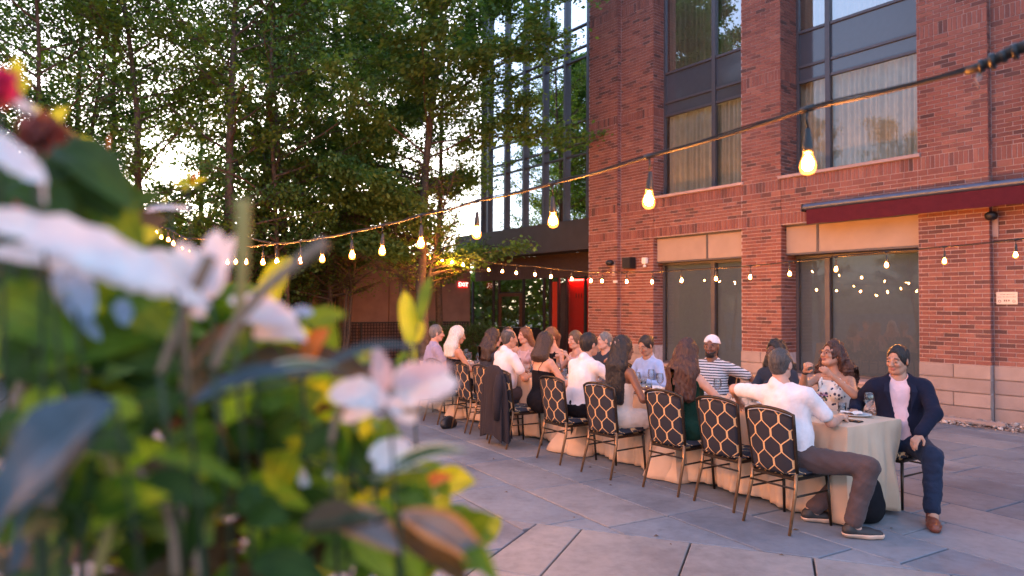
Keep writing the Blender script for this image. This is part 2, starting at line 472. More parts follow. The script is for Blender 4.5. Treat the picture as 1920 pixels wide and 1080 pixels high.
# retracted awning
aw = empty('awning', W(-1.4, 0, 3.2), BRZ, 'retracted awning with dark metal cassette and burgundy canvas valance above the right window', 'awning')
v = []
for i in range(61):
    x = -2.9 + (3.2 + 2.9 + .0) * i / 60
    wv = .008 * math.sin(i * 1.3)
    v += [(x, .24 + wv, .0 + .006 * math.sin(i * .9)), (x, .25, .26)]
MB().add(v, [(2 * i, 2 * i + 1, 2 * i + 3, 2 * i + 2) for i in range(60)]).build('valance', MAT['burgundy'], aw, loc=(1.4, 0, 0), smooth=True)
MB().box(-2.9, 3.20, .0, .235, .20, .27).build('canvas_roll', MAT['burgundy'], aw, loc=(1.4, 0, 0), bevel=.01)
MB().tube([(-2.95, .22, .315), (3.26, .22, .315)], .055, 14).box(-2.95, 3.26, .0, .17, .29, .345).build('cassette', MAT['awning_metal'], aw, loc=(1.4, 0, 0), smooth=False)
MB().box(3.262, 3.285, -.0, .28, .235, .375).build('end_cap', MAT['black'], aw, loc=(1.4, 0, 0), bevel=.006)

# fixtures on the wall
def dome_lamp(s, y, z, label, r=.085):
    o = empty('wall_lamp', W(s, y, z), BRZ, label, 'wall lamp')
    prof = [(.004, .0), (r * .55, .004), (r * .9, .03), (r, .07), (r * .95, .10), (r * .6, .125), (.01, .13)]
    MB().lathe(prof, 18, (0, .14, -.06)).build('shade', MAT['black'], o, smooth=True)
    MB().box(-.05, .05, 0, .015, -.30, .04).build('mounting_plate', MAT['sill'], o, bevel=.004)
    MB().tube([(0, .01, .0), (0, .10, .01)], .02, 8).build('arm', MAT['black'], o)
    return o
dome_lamp(.40, -.115, 3.08, 'black dome lamp on the brick right of the awning window, above the small notice')
dome_lamp(8.12, .123, 2.74, 'black dome lamp on the brick pier near the hotel entrance', .10)
o = empty('loudspeaker', W(7.62, 0.003, 2.72), BRZ, 'square black loudspeaker on the brick pier beside the left ground floor window', 'speaker')
MB().box(-.13, .13, .05, .24, -.13, .13).build('cabinet', MAT['black'], o, bevel=.01)
MB().box(-.115, .115, .24, .246, -.115, .115).build('grille', simple('grille', (.02, .02, .02), .8, bump=.6, bscale=300), o)
MB().box(-.03, .03, 0, .05, -.05, .05).build('bracket', MAT['black'], o)
o = empty('motion_sensor', W(7.22, 0.003, 2.76), BRZ, 'small white sensor box with a lens, next to the black loudspeaker', 'sensor')
MB().box(-.065, .065, 0, .09, -.07, .07).build('housing', MAT['white'], o, bevel=.012)
MB().lathe([(.03, -.02), (.045, 0), (.03, .03), (.01, .045)], 12, (0, .05, -.13)).build('lens', MAT['white'], o, smooth=True)
MB().lathe([(.012, 0), (.012, .05)], 8, (0, .05, -.09)).build('stem', MAT['white'], o)
o = empty('door_bell', W(8.05, .124, 2.30), BRZ, 'tiny pale box on the brick pier below the left dome lamp', 'wall box')
MB().box(-.06, .06, 0, .05, -.03, .03).build('housing', MAT['white'], o, bevel=.01)
MB().tube([(-.03, .025, -.03), (-.03, .025, -.09)], .008, 6).build('nozzle', MAT['black'], o)
o = empty('notice_sign', W(.255, -.112, 1.86), BRZ, 'small cream notice plate with two lines of tiny print on the right brick wall', 'sign')
MB().box(-.135, .135, 0, .012, -.092, .092).build('plate', simple('sign_cream', (.72, .60, .48), .5, var=.04), o, bevel=.003)
mb = MB(); r2 = random.Random(3)
for zz, x0, x1 in ((.055, -.095, .085), (.018, -.11, .105)):
    x = x0
    while x < x1:
        l_ = r2.uniform(.008, .016); hh = r2.uniform(.010, .014)
        mb.box(x, x + l_ * .35, .0125, .0135, zz - hh / 2, zz + hh / 2)
        mb.box(x + l_ * .35, x + l_, .0125, .0135, zz + r2.choice((-1, 0, 1)) * hh / 3 - .0015, zz + .0015 + hh / 8)
        x += l_ + .004
for x0 in (-.035, -.005, .02): mb.box(x0, x0 + .018, .0125, .0135, -.05, -.022)
mb.build('print', simple('sign_ink', (.16, .09, .07), .6), o)
ring = MB()
for cx_ in (-.09, .09):
    k = 16; vs = []
    for j in range(k):
        a = 2 * math.pi * j / k; vs += [(cx_ + .02 * math.cos(a), .0132, -.045 + .02 * math.sin(a)), (cx_ + .012 * math.cos(a), .0132, -.045 + .012 * math.sin(a))]
    ring.add(vs, [(2 * j, 2 * j + 1, (2 * j + 3) % (2 * k), (2 * j + 2) % (2 * k)) for j in range(k)])
ring.build('emblem', simple('sign_ink2', (.25, .13, .09), .6), o)

# ------------------------------------------------------------------ glass wing with the lobby below
wing = empty('glass_wing', P0, BRZ, 'glass curtain wall wing over a dark lobby entrance, left of the brick hotel', 'building')
YR = -1.6; ms = [9.04] + [9.825 + .985 * i for i in range(7)] + [16.1]
zs = [4.2, 6.11, 6.44, 7.07, 8.91, 9.23, 9.86, 11.7, 12.05, 12.7, 14.4]
for m_ in ms:
    MB().box(m_ - .045, m_ + .045, YR - .12, YR + .08, 4.2, 14.4).build('mullion', MAT['frame'], wing)
for i in range(len(ms) - 1):
    for z_ in zs: MB().box(ms[i] + .045, ms[i + 1] - .045, YR - .10, YR + .03, z_ - .022, z_ + .022).build('transom', MAT['frame'], wing)
for i in range(len(ms) - 1):
    for j in range(len(zs) - 1):
        a, b_, za, zb = ms[i] + .045, ms[i + 1] - .045, zs[j] + .022, zs[j + 1] - .022
        tl = rng.uniform(-.004, .004); t2 = rng.uniform(-.004, .004)
        MB().add([(a, YR - .03 + tl, za), (b_, YR - .03 - tl, za), (b_, YR - .03 - tl + t2, zb), (a, YR - .03 + tl + t2, zb)], [(3, 2, 1, 0)]).build('pane', MAT['glass_curtain'], wing)
bk = MB(); bk.box(9.0, 16.1, -6, YR - .9, 4.2, 14.4); bk.build('room_back', simple('wing_interior', (.10, .08, .07), .9), wing)
for fz in (6.44, 9.23, 12.05): MB().box(9.0, 16.1, YR - .9, YR - .12, fz, fz + .6).build('floor_slab', MAT['frame_dk'], wing)
n = 400; V = []; Fc = []
for j in range(n + 1):
    x = 9.05 + 6.9 * j / n; yy = YR - .35 + .04 * math.sin(x * 46 + 2 * math.sin(x * 5))
    V += [(x, yy, 4.25), (x, yy, 6.1)]
for j in range(n): Fc.append((2 * j, 2 * j + 1, 2 * j + 3, 2 * j + 2))
MB().add(V, Fc).build('curtain', MAT['curtain'], wing, smooth=True)
MB().box(9.0, 17.4, YR - .3, YR + .30, 3.32, 4.19).build('fascia', MAT['fascia'], wing, bevel=.01)
MB().box(9.0, 17.0, YR - .35, YR - .305, 2.60, 3.32).build('header', simple('header', (.09, .05, .035), .7), wing)
MB().box(9.0, 9.25, YR - .34, YR + .0, 0, 2.6).build('door_jamb', MAT['frame_dk'], wing)
yl = YR - .32
lob = [9.25, 11.32, 12.12, 12.5, 12.9, 13.2, 14.24, 15.6, 15.92, 17.2]
for m_ in lob[1:]:
    MB().box(m_ - .035, m_ + .035, yl - .07, yl, 0, 2.6).build('lobby_mullion', MAT['frame_dk'], wing)
lgm = glass_mat('lobby_glass', (.85, .85, .85), boost=1.2)
for a, b_ in zip(lob[:-1], lob[1:]):
    if a == 14.24: continue
    MB().add([(a, yl - .05, .05), (b_, yl - .05, .05), (b_, yl - .05, 2.58), (a, yl - .05, 2.58)], [(3, 2, 1, 0)]).build('lobby_pane', lgm, wing)
MB().add([(14.24, yl - .05, 2.2), (15.6, yl - .05, 2.2), (15.6, yl - .05, 2.58), (14.24, yl - .05, 2.58)], [(3, 2, 1, 0)]).build('lobby_pane', lgm, wing)
MB().box(14.28, 15.56, yl - .06, yl, 2.16, 2.2).build('door_header', MAT['frame_dk'], wing)
bz = simple('bronze', (.16, .08, .045), .4, .5)
da, db = 14.30, 15.54
door = MB().box(da, da + .11, yl - .02, yl + .03, .02, 2.15).box(db - .11, db, yl - .02, yl + .03, .02, 2.15).box(da + .11, db - .11, yl - .018, yl + .028, 2.05, 2.15).box(da + .11, db - .11, yl - .018, yl + .028, .02, .25).build('door', bz, wing)
MB().add([(da + .11, yl, .25), (db - .11, yl, .25), (db - .11, yl, 2.05), (da + .11, yl, 2.05)], [(3, 2, 1, 0)]).build('pane', lgm, door)
MB().tube([(da + .1, yl + .07, 1.02), (db - .1, yl + .07, 1.02)], .022, 8).build('push_bar', simple('brass', (.55, .3, .13), .35, .8), door)
# lobby interior, open to the street on its far side
li = MB()
li.add([(9, yl - 5, 2.9), (17.4, yl - 5, 2.9), (17.4, yl - .1, 2.9), (9, yl - .1, 2.9)], [(0, 1, 2, 3)])
li.add([(9, yl - 5, 0.004), (17.4, yl - 5, .004), (17.4, yl - .1, .004), (9, yl - .1, .004)], [(0, 1, 2, 3)])
li.add([(9, yl - 5, 0), (9, yl - .1, 0), (9, yl - .1, 2.9), (9, yl - 5, 2.9)], [(0, 1, 2, 3)])
li.add([(9, yl - 5, 0), (14.2, yl - 5, 0), (14.2, yl - 5, 2.9), (9, yl - 5, 2.9)], [(0, 1, 2, 3)])
li.build('lobby_room', simple('lobby_dark', (.035, .022, .018), .5), wing)
MB().box(11.45, 12.35, yl - .36, yl - .30, .1, 2.55).build('red_panel', simple('red_lacquer', (.55, .02, .02), .5, var=.05), wing)
for x0 in (11.75, 11.87, 11.99): MB().box(x0, x0 + .03, yl - .298, yl - .292, 1.98, 2.12).build('panel_mark', MAT['frame_dk'], wing)
MB().box(11.5, 12.3, yl - .29, yl - .20, 2.50, 2.54).build('red_lamp', emit('red_lamp', (1, .04, .03), 3.2), wing)
MB().box(12.95, 13.12, yl - .36, yl - .30, .1, 2.5).build('red_light_strip', emit('red_glow2', (1, .05, .02), .05), wing)
MB().box(12.55, 12.85, yl - .66, yl - .60, 0, 2.5).build('red_partition', emit('red_dim', (1, .08, .05), .012), wing)  # no lamp: red glow put into the partition's own material
MB().box(12.78, 12.86, yl - .34, yl - .28, 0, 1.7).build('brass_post', simple('brass2', (.5, .33, .16), .4, .6), wing)
MB().box(13.3, 14.1, yl - 1.2, yl - 1.1, 0, 2.5).build('wood_partition', simple('wood_dark', (.10, .035, .025), .5), wing)
MB().box(12.2, 13.7, yl + .9, yl + 1.4, 0, 1.05).box(12.25, 13.65, yl + .92, yl + 1.38, 1.052, 1.09).build('host_stand', MAT['black'], wing)

# back wall with exit sign and mesh fence
bw = empty('garden_wall', P0, BRZ, 'pinkish stucco wall closing the far end of the courtyard behind the trees', 'wall')
MB().box(17.0, 17.25, -1.7, 14.0, 0, 3.35).build('wall_face', MAT['stucco'], bw)
MB().box(16.97, 17.28, -1.7, 14.02, 3.352, 3.45).build('coping', MAT['fascia'], bw, bevel=.01)
for i in range(5):
    MB().box(16.93, 16.998, 1.2 + 2.6 * i, 1.5 + 2.6 * i, 0, 3.34).build('pilaster', MAT['stucco'], bw)
ex = empty('exit_sign', W(16.95, -1.35, 2.47), BRZ, 'red lit EXIT sign on the stucco wall beside the lobby', 'exit sign')
MB().box(-.03, .03, -.19, .19, -.11, .11).build('housing', emit('exit_red', (.75, .01, .01), .22), ex, bevel=.005)
fc = bpy.data.curves.new('letters', 'FONT'); fc.body = 'EXIT'; fc.size = .2; fc.extrude = .002; fc.align_x = 'CENTER'; fc.align_y = 'CENTER'
fc.materials.append(emit('exit_letters', (1, .6, .5), .6))
to = bpy.data.objects.new('letters', fc); C.objects.link(to); bpy.context.view_layer.update()
tm = bpy.data.meshes.new_from_object(to.evaluated_get(bpy.context.evaluated_depsgraph_get())); bpy.data.objects.remove(to)
to = link('letters', tm, ex)
to.location = (-.034, 0, 0); to.rotation_euler = (math.pi / 2, 0, -math.pi / 2)
# mesh fence
fe = empty('mesh_fence', P0, BRZ, 'low dark square mesh fence in front of the stucco wall', 'fence')
mb = MB()
yy = -1.2
while yy < 12.6: mb.box(16.40, 16.412, yy - .012, yy + .012, .05, 1.15); yy += .1
zz = .1
while zz < 1.15: mb.box(16.413, 16.425, -1.2, 12.6, zz - .012, zz + .012); zz += .1
g = mb.build('mesh_panel', simple('fence_brown', (.045, .022, .018), .8), fe); g['kind'] = 'stuff'
MB().box(16.37, 16.43, -1.25, 12.65, 1.151, 1.2).build('top_rail', MAT['frame_dk'], fe)
for i in range(8): MB().box(16.34, 16.39, -1.2 + i * 1.97 - .03, -1.2 + i * 1.97 + .03, 0, 1.15).build('post', MAT['frame_dk'], fe)
hb = MB(); hb.box(16.5, 16.9, -1.3, 13, 0, 1.1)
# ------------------------------------------------------------------ ground
rng = random.Random(11)
gm = simple('joint_sand', (.045, .04, .038), .95, var=.3, nscale=4)
MB().add([(-400, -400, -.03), (400, -400, -.03), (400, 400, -.03), (-400, 400, -.03)], [(0, 1, 2, 3)]).build('ground', gm)['kind'] = 'structure'
def slab_mat(name, pal):
    b = NB(name); g = b.n('ShaderNodeNewGeometry').outputs['Position']
    rnd = b.n('ShaderNodeObjectInfo').outputs['Random']
    at2 = b.n('ShaderNodeAttribute', _attribute_name='tone').outputs['Fac']
    tone = b.math('FRACT', b.math('ADD', rnd, at2))
    c = b.ramp(tone, pal)
    n1 = b.noise(g, 1.6, 6, .62); n2 = b.noise(g, 14, 5, .6); n3 = b.noise(g, 160, 2, .6); n4 = b.noise(g, .55, 7, .7); n5 = b.noise(g, 5, 6, .7)
    c = b.mix(.8, c, b.ramp(n4, [(.36, (.58, .58, .60)), (.5, (.95, .95, .95)), (.62, (1.08, 1.06, 1.02))]), 'MULTIPLY')
    c = b.mix(.6, c, b.ramp(n5, [(.30, (.55, .54, .53)), (.40, (.95, .95, .95)), (.7, (1.06, 1.06, 1.06))]), 'MULTIPLY')
    c = b.mix(.75, c, b.ramp(n1, [(.30, (.50, .50, .53)), (.45, (.86, .86, .86)), (.6, (1.0, 1.0, 1.0)), (.75, (1.22, 1.18, 1.12))]), 'MULTIPLY')
    c = b.mix(.5, c, b.ramp(n2, [(.3, (.74, .74, .75)), (.6, (1.05, 1.05, 1.05))]), 'MULTIPLY')
    c = b.mix(b.math('MULTIPLY', b.math('GREATER_THAN', n3, .70), .35), c, (.12, .11, .11, 1))
    h = b.math('ADD', b.math('MULTIPLY', n2, .6), b.math('MULTIPLY', n3, .15))
    return b.done(b.bsdf(Base_Color=c, Roughness=b.math('ADD', .45, b.math('MULTIPLY', n1, .4)), Specular_IOR_Level=.4, Normal=b.bump(h, .4, .006)))
MAT['slabA'] = slab_mat('bluestone', [(0, (.125, .165, .205)), (.3, (.165, .205, .245)), (.5, (.185, .22, .255)), (.65, (.22, .23, .24)), (.85, (.15, .185, .225)), (1, (.125, .165, .205))])
MAT['slabB'] = slab_mat('pink_flagstone', [(0, (.235, .24, .24)), (.5, (.21, .225, .235)), (1, (.235, .24, .24))])
pav = empty('pavement'); pav['kind'] = 'structure'
def clip(poly, n, d):
    """keep side where dot(p, n) >= d"""
    out = []
    for i in range(len(poly)):
        a, b_ = poly[i], poly[(i + 1) % len(poly)]
        da, db = a[0] * n[0] + a[1] * n[1] - d, b_[0] * n[0] + b_[1] * n[1] - d
        if da >= 0: out.append(a)
        if (da >= 0) != (db >= 0):
            t = da / (da - db); out.append((a[0] + (b_[0] - a[0]) * t, a[1] + (b_[1] - a[1]) * t))
    return out
def area(p): return abs(sum(p[i][0] * p[(i + 1) % len(p)][1] - p[(i + 1) % len(p)][0] * p[i][1] for i in range(len(p)))) / 2
PK = Vector((.204, 5.41)); E1 = Vector((.934, -.356)).normalized(); E2 = Vector((-.356, -.934)).normalized()
N1 = Vector((-E1.y, E1.x))            # away from the camera
E3 = Vector((-.219, -.48)).normalized(); N3 = Vector((E3.y, -E3.x)) # left side of the crack
if N3.x > 0: N3 = -N3
polys = []
A = Vector((.132, 6.366)); Ad = Vector((.617, -1.046)).normalized(); Bd = Vector((Ad.y, -Ad.x))
if Bd.x < 0: Bd = -Bd
def shrink(poly, g):
    c = Vector((sum(p[0] for p in poly) / len(poly), sum(p[1] for p in poly) / len(poly)))
    n = len(poly); out = poly
    for i in range(n):
        a, b_ = Vector(poly[i]), Vector(poly[(i + 1) % n])
        if (b_ - a).length < 1e-4: continue
        nn = Vector((-(b_ - a).y, (b_ - a).x)).normalized()
        if (c - a).dot(nn) < 0: nn = -nn
        out = clip(out, nn, a.dot(nn) + g)
        if len(out) < 3: return []
    return out
for j in range(-26, 30):
    off = (0, 0, .33, 0, -.28)[j % 5]
    wj = .6
    for i in range(-26, 14):
        a0 = -1.21 * i + off; b0 = j * wj
        c0 = A + Ad * (a0 - 1.21) + Bd * b0
        p = [tuple(c0), tuple(c0 + Ad * 1.21), tuple(c0 + Ad * 1.21 + Bd * wj), tuple(c0 + Bd * wj)]
        up = clip(p, N1, PK.dot(N1))
        lo = clip(clip(p, -N1, -PK.dot(N1)), N3, PK.dot(N3))
        for q in (up, lo):
            if len(q) > 2 and area(q) > .004: polys.append((q, 'slabA'))
jit = [0, .14, -.09, .2, .05]
for j in range(0, 9):
    for i in range(-3, 9):
        # rows run away from the crease; joints seen at 1.16 m and 1.95 m
        x0 = 1.16 + (i - 1) * .80 + (jit[j % 5] if j else 0); y0 = j * 1.0
        c0 = PK + E1 * x0 + E2 * y0
        p = [tuple(c0), tuple(c0 + E1 * .80), tuple(c0 + E1 * .80 + E2 * 1.0), tuple(c0 + E2 * 1.0)]
        q = clip(clip(p, -N1, -PK.dot(N1)), -N3, -PK.dot(N3))
        if len(q) > 2 and area(q) > .004: polys.append((q, 'slabB'))
vis = []
for q, m_ in polys:
    c = Vector((sum(p[0] for p in q) / len(q), sum(p[1] for p in q) / len(q), 0))
    s_ = c.length
    px = proj(c) if c.y > .5 else (-9999, 0)
    ins = -150 < px[0] < 2080 and px[1] < 1250
    # skip under the building
    wl = (c - P0); yl_ = wl.dot(NRM)
    if yl_ < .5 and wl.dot(U) < 20: continue
    vis.append((s_ if ins else 900 + s_, q, m_))
vis.sort(key=lambda t: t[0])
rest = {'slabA': (MB(), []), 'slabB': (MB(), [])}
for k, (s_, q, m_) in enumerate(vis):
    q2 = shrink(q, rng.uniform(.0045, .008))
    if len(q2) < 3 or area(q2) < .002: continue
    if sum(q2[i][0] * q2[(i + 1) % len(q2)][1] - q2[(i + 1) % len(q2)][0] * q2[i][1] for i in range(len(q2))) < 0: q2 = q2[::-1]
    dz = rng.uniform(-.0015, .0015)
    if k < 280 and s_ < 900:
        cx_, cy_ = q2[0]
        inner = shrink(q2, .006)
        mb = MB()
        if len(inner) == len(q2):
            n = len(q2)
            vs = [(x - cx_, y - cy_, -.03) for x, y in q2] + [(x - cx_, y - cy_, -.005) for x, y in q2]
            # match inner to outer by nearest vertex
            inn = [min(inner, key=lambda p, o=o: (p[0] - o[0]) ** 2 + (p[1] - o[1]) ** 2) for o in q2]
            vs += [(x - cx_, y - cy_, 0) for x, y in inn]
            fs = [tuple(range(2 * n, 3 * n))] + [(i, (i + 1) % n, n + (i + 1) % n, n + i) for i in range(n)] + [(n + i, n + (i + 1) % n, 2 * n + (i + 1) % n, 2 * n + i) for i in range(n)]
            mb.add(vs, fs)
        else: mb.prism([(x - cx_, y - cy_) for x, y in q2], -.03, 0)
        mb.build('paving_slab', MAT[m_], pav, loc=(cx_, cy_, dz))
    else:
        mb, tn = rest[m_]; b0 = len(mb.v)
        mb.prism(q2, -.029, dz); tn += [rng.random()] * (len(mb.v) - b0)
for m_, (mb, tn) in rest.items():
    if mb.v:
        me = mb.mesh('paving_slabs', MAT[m_]); at_ = me.attributes.new('tone', 'FLOAT', 'POINT'); at_.data.foreach_set('value', np.array(tn, np.float32))
        o = link('outer_paving', me, pav); o['kind'] = 'stuff'

# gravel strip and kerb along the wall
MB().box(-6, 9.0, .04, .62, -.028, .006).build('gravel_bed', simple('earth', (.10, .075, .06), .95, var=.4, nscale=20), None, loc=P0, rz=BRZ)['kind'] = 'structure'
def pebble_mesh(seed):
    r_ = random.Random(seed); bm = bmesh.new(); bmesh.ops.create_icosphere(bm, subdivisions=1, radius=1)
    for v_ in bm.verts: v_.co *= r_.uniform(.75, 1.15); v_.co.z *= .6
    vs = [tuple(v_.co) for v_ in bm.verts]; fs = [tuple(x.index for x in f.verts) for f in bm.faces]; bm.free()
    return vs, fs
pbs = [pebble_mesh(i) for i in range(6)]
mb = MB(); tn = []
for i in range(4200):
    vs, fs = pbs[i % 6]; s_ = rng.uniform(.010, .026) * (1 if rng.random() < .93 else 1.8)
    x = rng.uniform(-1.6, 6.5); y = rng.uniform(.05, .74 if rng.random() < .12 else .60); a = rng.uniform(0, 6.28); ca, sa = math.cos(a), math.sin(a)
    z = .006 + s_ * .4 + (rng.uniform(0, .03) if y < .55 else -.004)
    b0 = len(mb.v)
    mb.add([(x + s_ * (v_[0] * ca - v_[1] * sa), y + s_ * (v_[0] * sa + v_[1] * ca), z + s_ * v_[2]) for v_ in vs], fs)
    tn += [rng.random()] * (len(mb.v) - b0)
b = NB('pebble'); t_ = b.n('ShaderNodeAttribute', _attribute_name='tone').outputs['Fac']
pm = b.done(b.bsdf(Base_Color=b.ramp(t_, [(0, (.14, .11, .10)), (.5, (.30, .25, .22)), (.85, (.42, .36, .32)), (1, (.6, .55, .5))]), Roughness=.8))
me = mb.mesh('gravel', pm); at_ = me.attributes.new('tone', 'FLOAT', 'POINT'); at_.data.foreach_set('value', np.array(tn, np.float32))
g = link('gravel', me, None, P0, BRZ); g['kind'] = 'stuff'
k = MB().box(-.5, .5, -.07, .07, 0, .055).build('stone_slab', MAT['stone'], None, bevel=.012, loc=W(.62, .42, .02), rz=BRZ + .05)
tag(k, 'loose flat stone slab lying in the gravel strip by the wall', 'stone')

vs_ = [(0, 0, .004), (.018, .012, .012), (.05, .006, .005), (.02, -.012, .014), (.03, 0, .006)]
lf = mesh_np('fallen_leaf', vs_, [(0, 4, 1), (1, 4, 2), (0, 3, 4), (3, 2, 4)], simple('dry_leaf', (.10, .055, .02), .8))
for i in range(46):
    y_ = rng.uniform(4.6, 13); x_ = gx(rng.uniform(760, 1900), y_) if False else (rng.uniform(-200, 940)) / 1300 * y_
    if (Vector((x_, y_, 0)) - P0).dot(NRM) < .4: continue
    o = link('fallen_leaf', lf, None, (x_, y_, 0), rng.uniform(0, 6.28)); o.scale = (rng.uniform(.5, 1.1),) * 3
    tag(o, 'small dry brown leaf lying on the paving', 'leaf', 'dry leaves scattered on the paving')
# two cars parked in the street beyond the lobby doors (seen through the glass)
# ------------------------------------------------------------------ trees
def leaf_material(name, c1, c2, tr=.48):
    b = NB(name)
    rnd = b.n('ShaderNodeAttribute', _attribute_name='tone').outputs['Fac']
    oi = b.n('ShaderNodeObjectInfo').outputs['Random']
    c = b.ramp(rnd, [(0, c1), (1, c2)])
    c = b.mix(.5, c, b.ramp(oi, [(0, (.8, .8, .8)), (1, (1.2, 1.15, .9))]), 'MULTIPLY')
    p = b.bsdf(Base_Color=c, Roughness=.5, Specular_IOR_Level=.35)
    t = b.n('ShaderNodeBsdfTranslucent', Color=b.mix(1, c, (1.3, 1.5, .5, 1), 'MULTIPLY'))
    return b.done(b.n('ShaderNodeMixShader', i0=tr, i1=p.outputs[0], i2=t.outputs[0]))
MAT['leafA'] = leaf_material('leaf_green', (.065, .115, .02), (.175, .24, .045))
MAT['leafB'] = leaf_material('leaf_bluegreen', (.05, .11, .036), (.125, .21, .062))
MAT['bark'] = simple('bark', (.085, .058, .042), .95, var=.4, nscale=14, bump=.8, bscale=50)

def leaf_cloud(pts, size, seed, outd=None, flat=.6):
    """little folded leaves (4 triangles) round each point"""
    g = np.random.default_rng(seed); n = len(pts)
    th = g.uniform(0, 2 * np.pi, n); tilt = g.normal(0, flat, n); roll = g.normal(0, flat, n)
    d = np.stack([np.cos(th) * np.cos(tilt), np.sin(th) * np.cos(tilt), np.sin(tilt) - .25], 1); d /= np.linalg.norm(d, axis=1)[:, None]
    upv = np.tile([0, 0, 1.0], (n, 1)); s = np.cross(d, upv); s /= np.linalg.norm(s, axis=1)[:, None] + 1e-9
    nn = np.cross(s, d); s = s * np.cos(roll)[:, None] + nn * np.sin(roll)[:, None]; nn = np.cross(s, d)
    L = (size * g.uniform(.6, 1.3, n))[:, None]; Wd = L * .36
    a = pts; b1 = pts + d * L * .45 + s * Wd + nn * L * .08; b2 = pts + d * L * .45 - s * Wd + nn * L * .08; c_ = pts + d * L
    V = np.stack([a, b1, c_, b2], 1).reshape(-1, 3)
    idx = np.arange(n)[:, None] * 4
    Fq = np.concatenate([idx + [0, 1, 2], idx + [0, 2, 3]], 0)
    tone = np.repeat(g.uniform(0, 1, n), 4)
    return V, Fq, tone

def tree_mesh(seed, H, spread, base, nl, leaf, layered=.5, mat='leafA', stems=1, shape='oval', trunk_r=.13, dens_var=.5):
    rg = random.Random(seed); mb = MB(); tips = []
    def limb(p, d, L, r, depth):
        pts = [p]; q = p.copy(); dd = d.normalized(); n = 5 if depth < 2 else 3
        for i in range(n):
            dd = (dd + Vector((rg.gauss(0, .12), rg.gauss(0, .12), rg.gauss(0, .07) + (.05 if depth == 0 else 0)))).normalized()
            q = q + dd * (L / n); pts.append(q.copy())
        rad = [r * (1 - .75 * i / n) for i in range(n + 1)]
        mb.tube(pts, rad, 7 if depth == 0 else (5 if depth == 1 else 3), cap=False)
        return pts, rad
    cols = []
    for s_ in range(stems):
        a = rg.uniform(0, 6.28); ln = .0 if stems == 1 else rg.uniform(.10, .28)
        d = Vector((math.cos(a) * ln, math.sin(a) * ln, 1))
        p = Vector((math.cos(a) * .1 * (stems > 1), math.sin(a) * .1 * (stems > 1), -.05))
        n = 9; pts = [p]; q = p.copy(); dd = d.normalized(); HH = H * rg.uniform(.85, 1)
        for i in range(n):
            dd = (dd + Vector((rg.gauss(0, .05), rg.gauss(0, .05), .08))).normalized(); q = q + dd * (HH / n); pts.append(q.copy())
        rr = trunk_r * (1 if stems == 1 else .6)
        mb.tube(pts, [rr * (1 - .93 * (i / n) ** .9) + .008 for i in range(n + 1)], 9, cap=False)
        cols.append(pts)
    def on(pts, t):
        x = t * (len(pts) - 1); i = min(int(x), len(pts) - 2); return pts[i].lerp(pts[i + 1], x - i)
    nb = int(46 / stems ** .5)
    for pts in cols:
        for i in range(nb):
            t = base + (1 - base) * (i + rg.random()) / nb
            p = on(pts, min(t, .99)); u_ = (t - base) / (1 - base)
            if shape == 'oval': w_ = math.sin(math.pi * min(1, (u_ * .86 + .12))) ** .7
            elif shape == 'cone': w_ = (1 - u_) ** .8 * .95 + .1
            else: w_ = .75
            a = rg.uniform(0, 6.28); L = spread * w_ * rg.uniform(.6, 1.15)
            el = rg.uniform(.15, .6) * (1 - layered) + .12 + .5 * u_
            q, rad = limb(p, Vector((math.cos(a), math.sin(a), el)), L, .035 * (1 - u_ * .6), 1)
            for j in range(1, len(q)):
                for k in range(2):
                    a2 = a + rg.choice((-1, 1)) * rg.uniform(.5, 1.2)
                    q2, _ = limb(q[j], Vector((math.cos(a2), math.sin(a2), rg.uniform(-.12, .35))), L * rg.uniform(.22, .42) * (1.15 - .12 * j), .010, 2)
                    w2 = rg.random() ** dens_var
                    for pt in q2[1:]: tips.append((pt, w2))
                tips.append((q[j], .6 if j > 1 else .15))
    g = np.random.default_rng(seed)
    P = np.array([t[0][:] for t in tips]); wt = np.array([t[1] for t in tips]); wt /= wt.sum()
    ch = g.choice(len(P), nl, p=wt)
    pts = P[ch] + g.normal(0, 1, (nl, 3)) * np.array([.145, .145, .145 * (1 - layered * .62)])
    V, Fq, tone = leaf_cloud(pts, leaf, seed)
    cl = mesh_np('crown', V, Fq, MAT[mat]); at_ = cl.attributes.new('tone', 'FLOAT', 'POINT'); at_.data.foreach_set('value', tone.astype(np.float32))
    tk = mb.mesh('trunk', MAT['bark'], True)
    return tk, cl
TM = {
 'plane': tree_mesh(3, 11.5, 3.9, .24, 90000, .095, .6, 'leafB', 1, 'oval', .14),
 'thin':  tree_mesh(8, 11.0, 2.5, .20, 17000, .09, .35, 'leafA', 1, 'oval', .12),
 'thinb': tree_mesh(21, 12.5, 2.7, .20, 19500, .09, .35, 'leafA', 1, 'oval', .12),
 'wide':  tree_mesh(14, 10.5, 2.9, .24, 25000, .09, .45, 'leafB', 2, 'oval', .13),
 'multi': tree_mesh(33, 4.6, 1.5, .48, 3800, .06, .5, 'leafA', 5, 'even', .09),
 'bush':  tree_mesh(41, 2.6, 1.5, .03, 16000, .07, .3, 'leafB', 3, 'even', .05, .8),
}
def put_tree(kind, x, y, rz, label, s=1.0, group='trees along the far side of the courtyard', sz=None, cat='tree', nm='shade_tree'):
    o = empty(nm, (x, y, 0), rz, label, cat, group); o.scale = (s, s, sz or s)
    tk, cl = TM[kind]
    link('trunk', tk, o); link('crown', cl, o)
    return o
def gx(px, Y): return (px - 960) / 1300 * Y
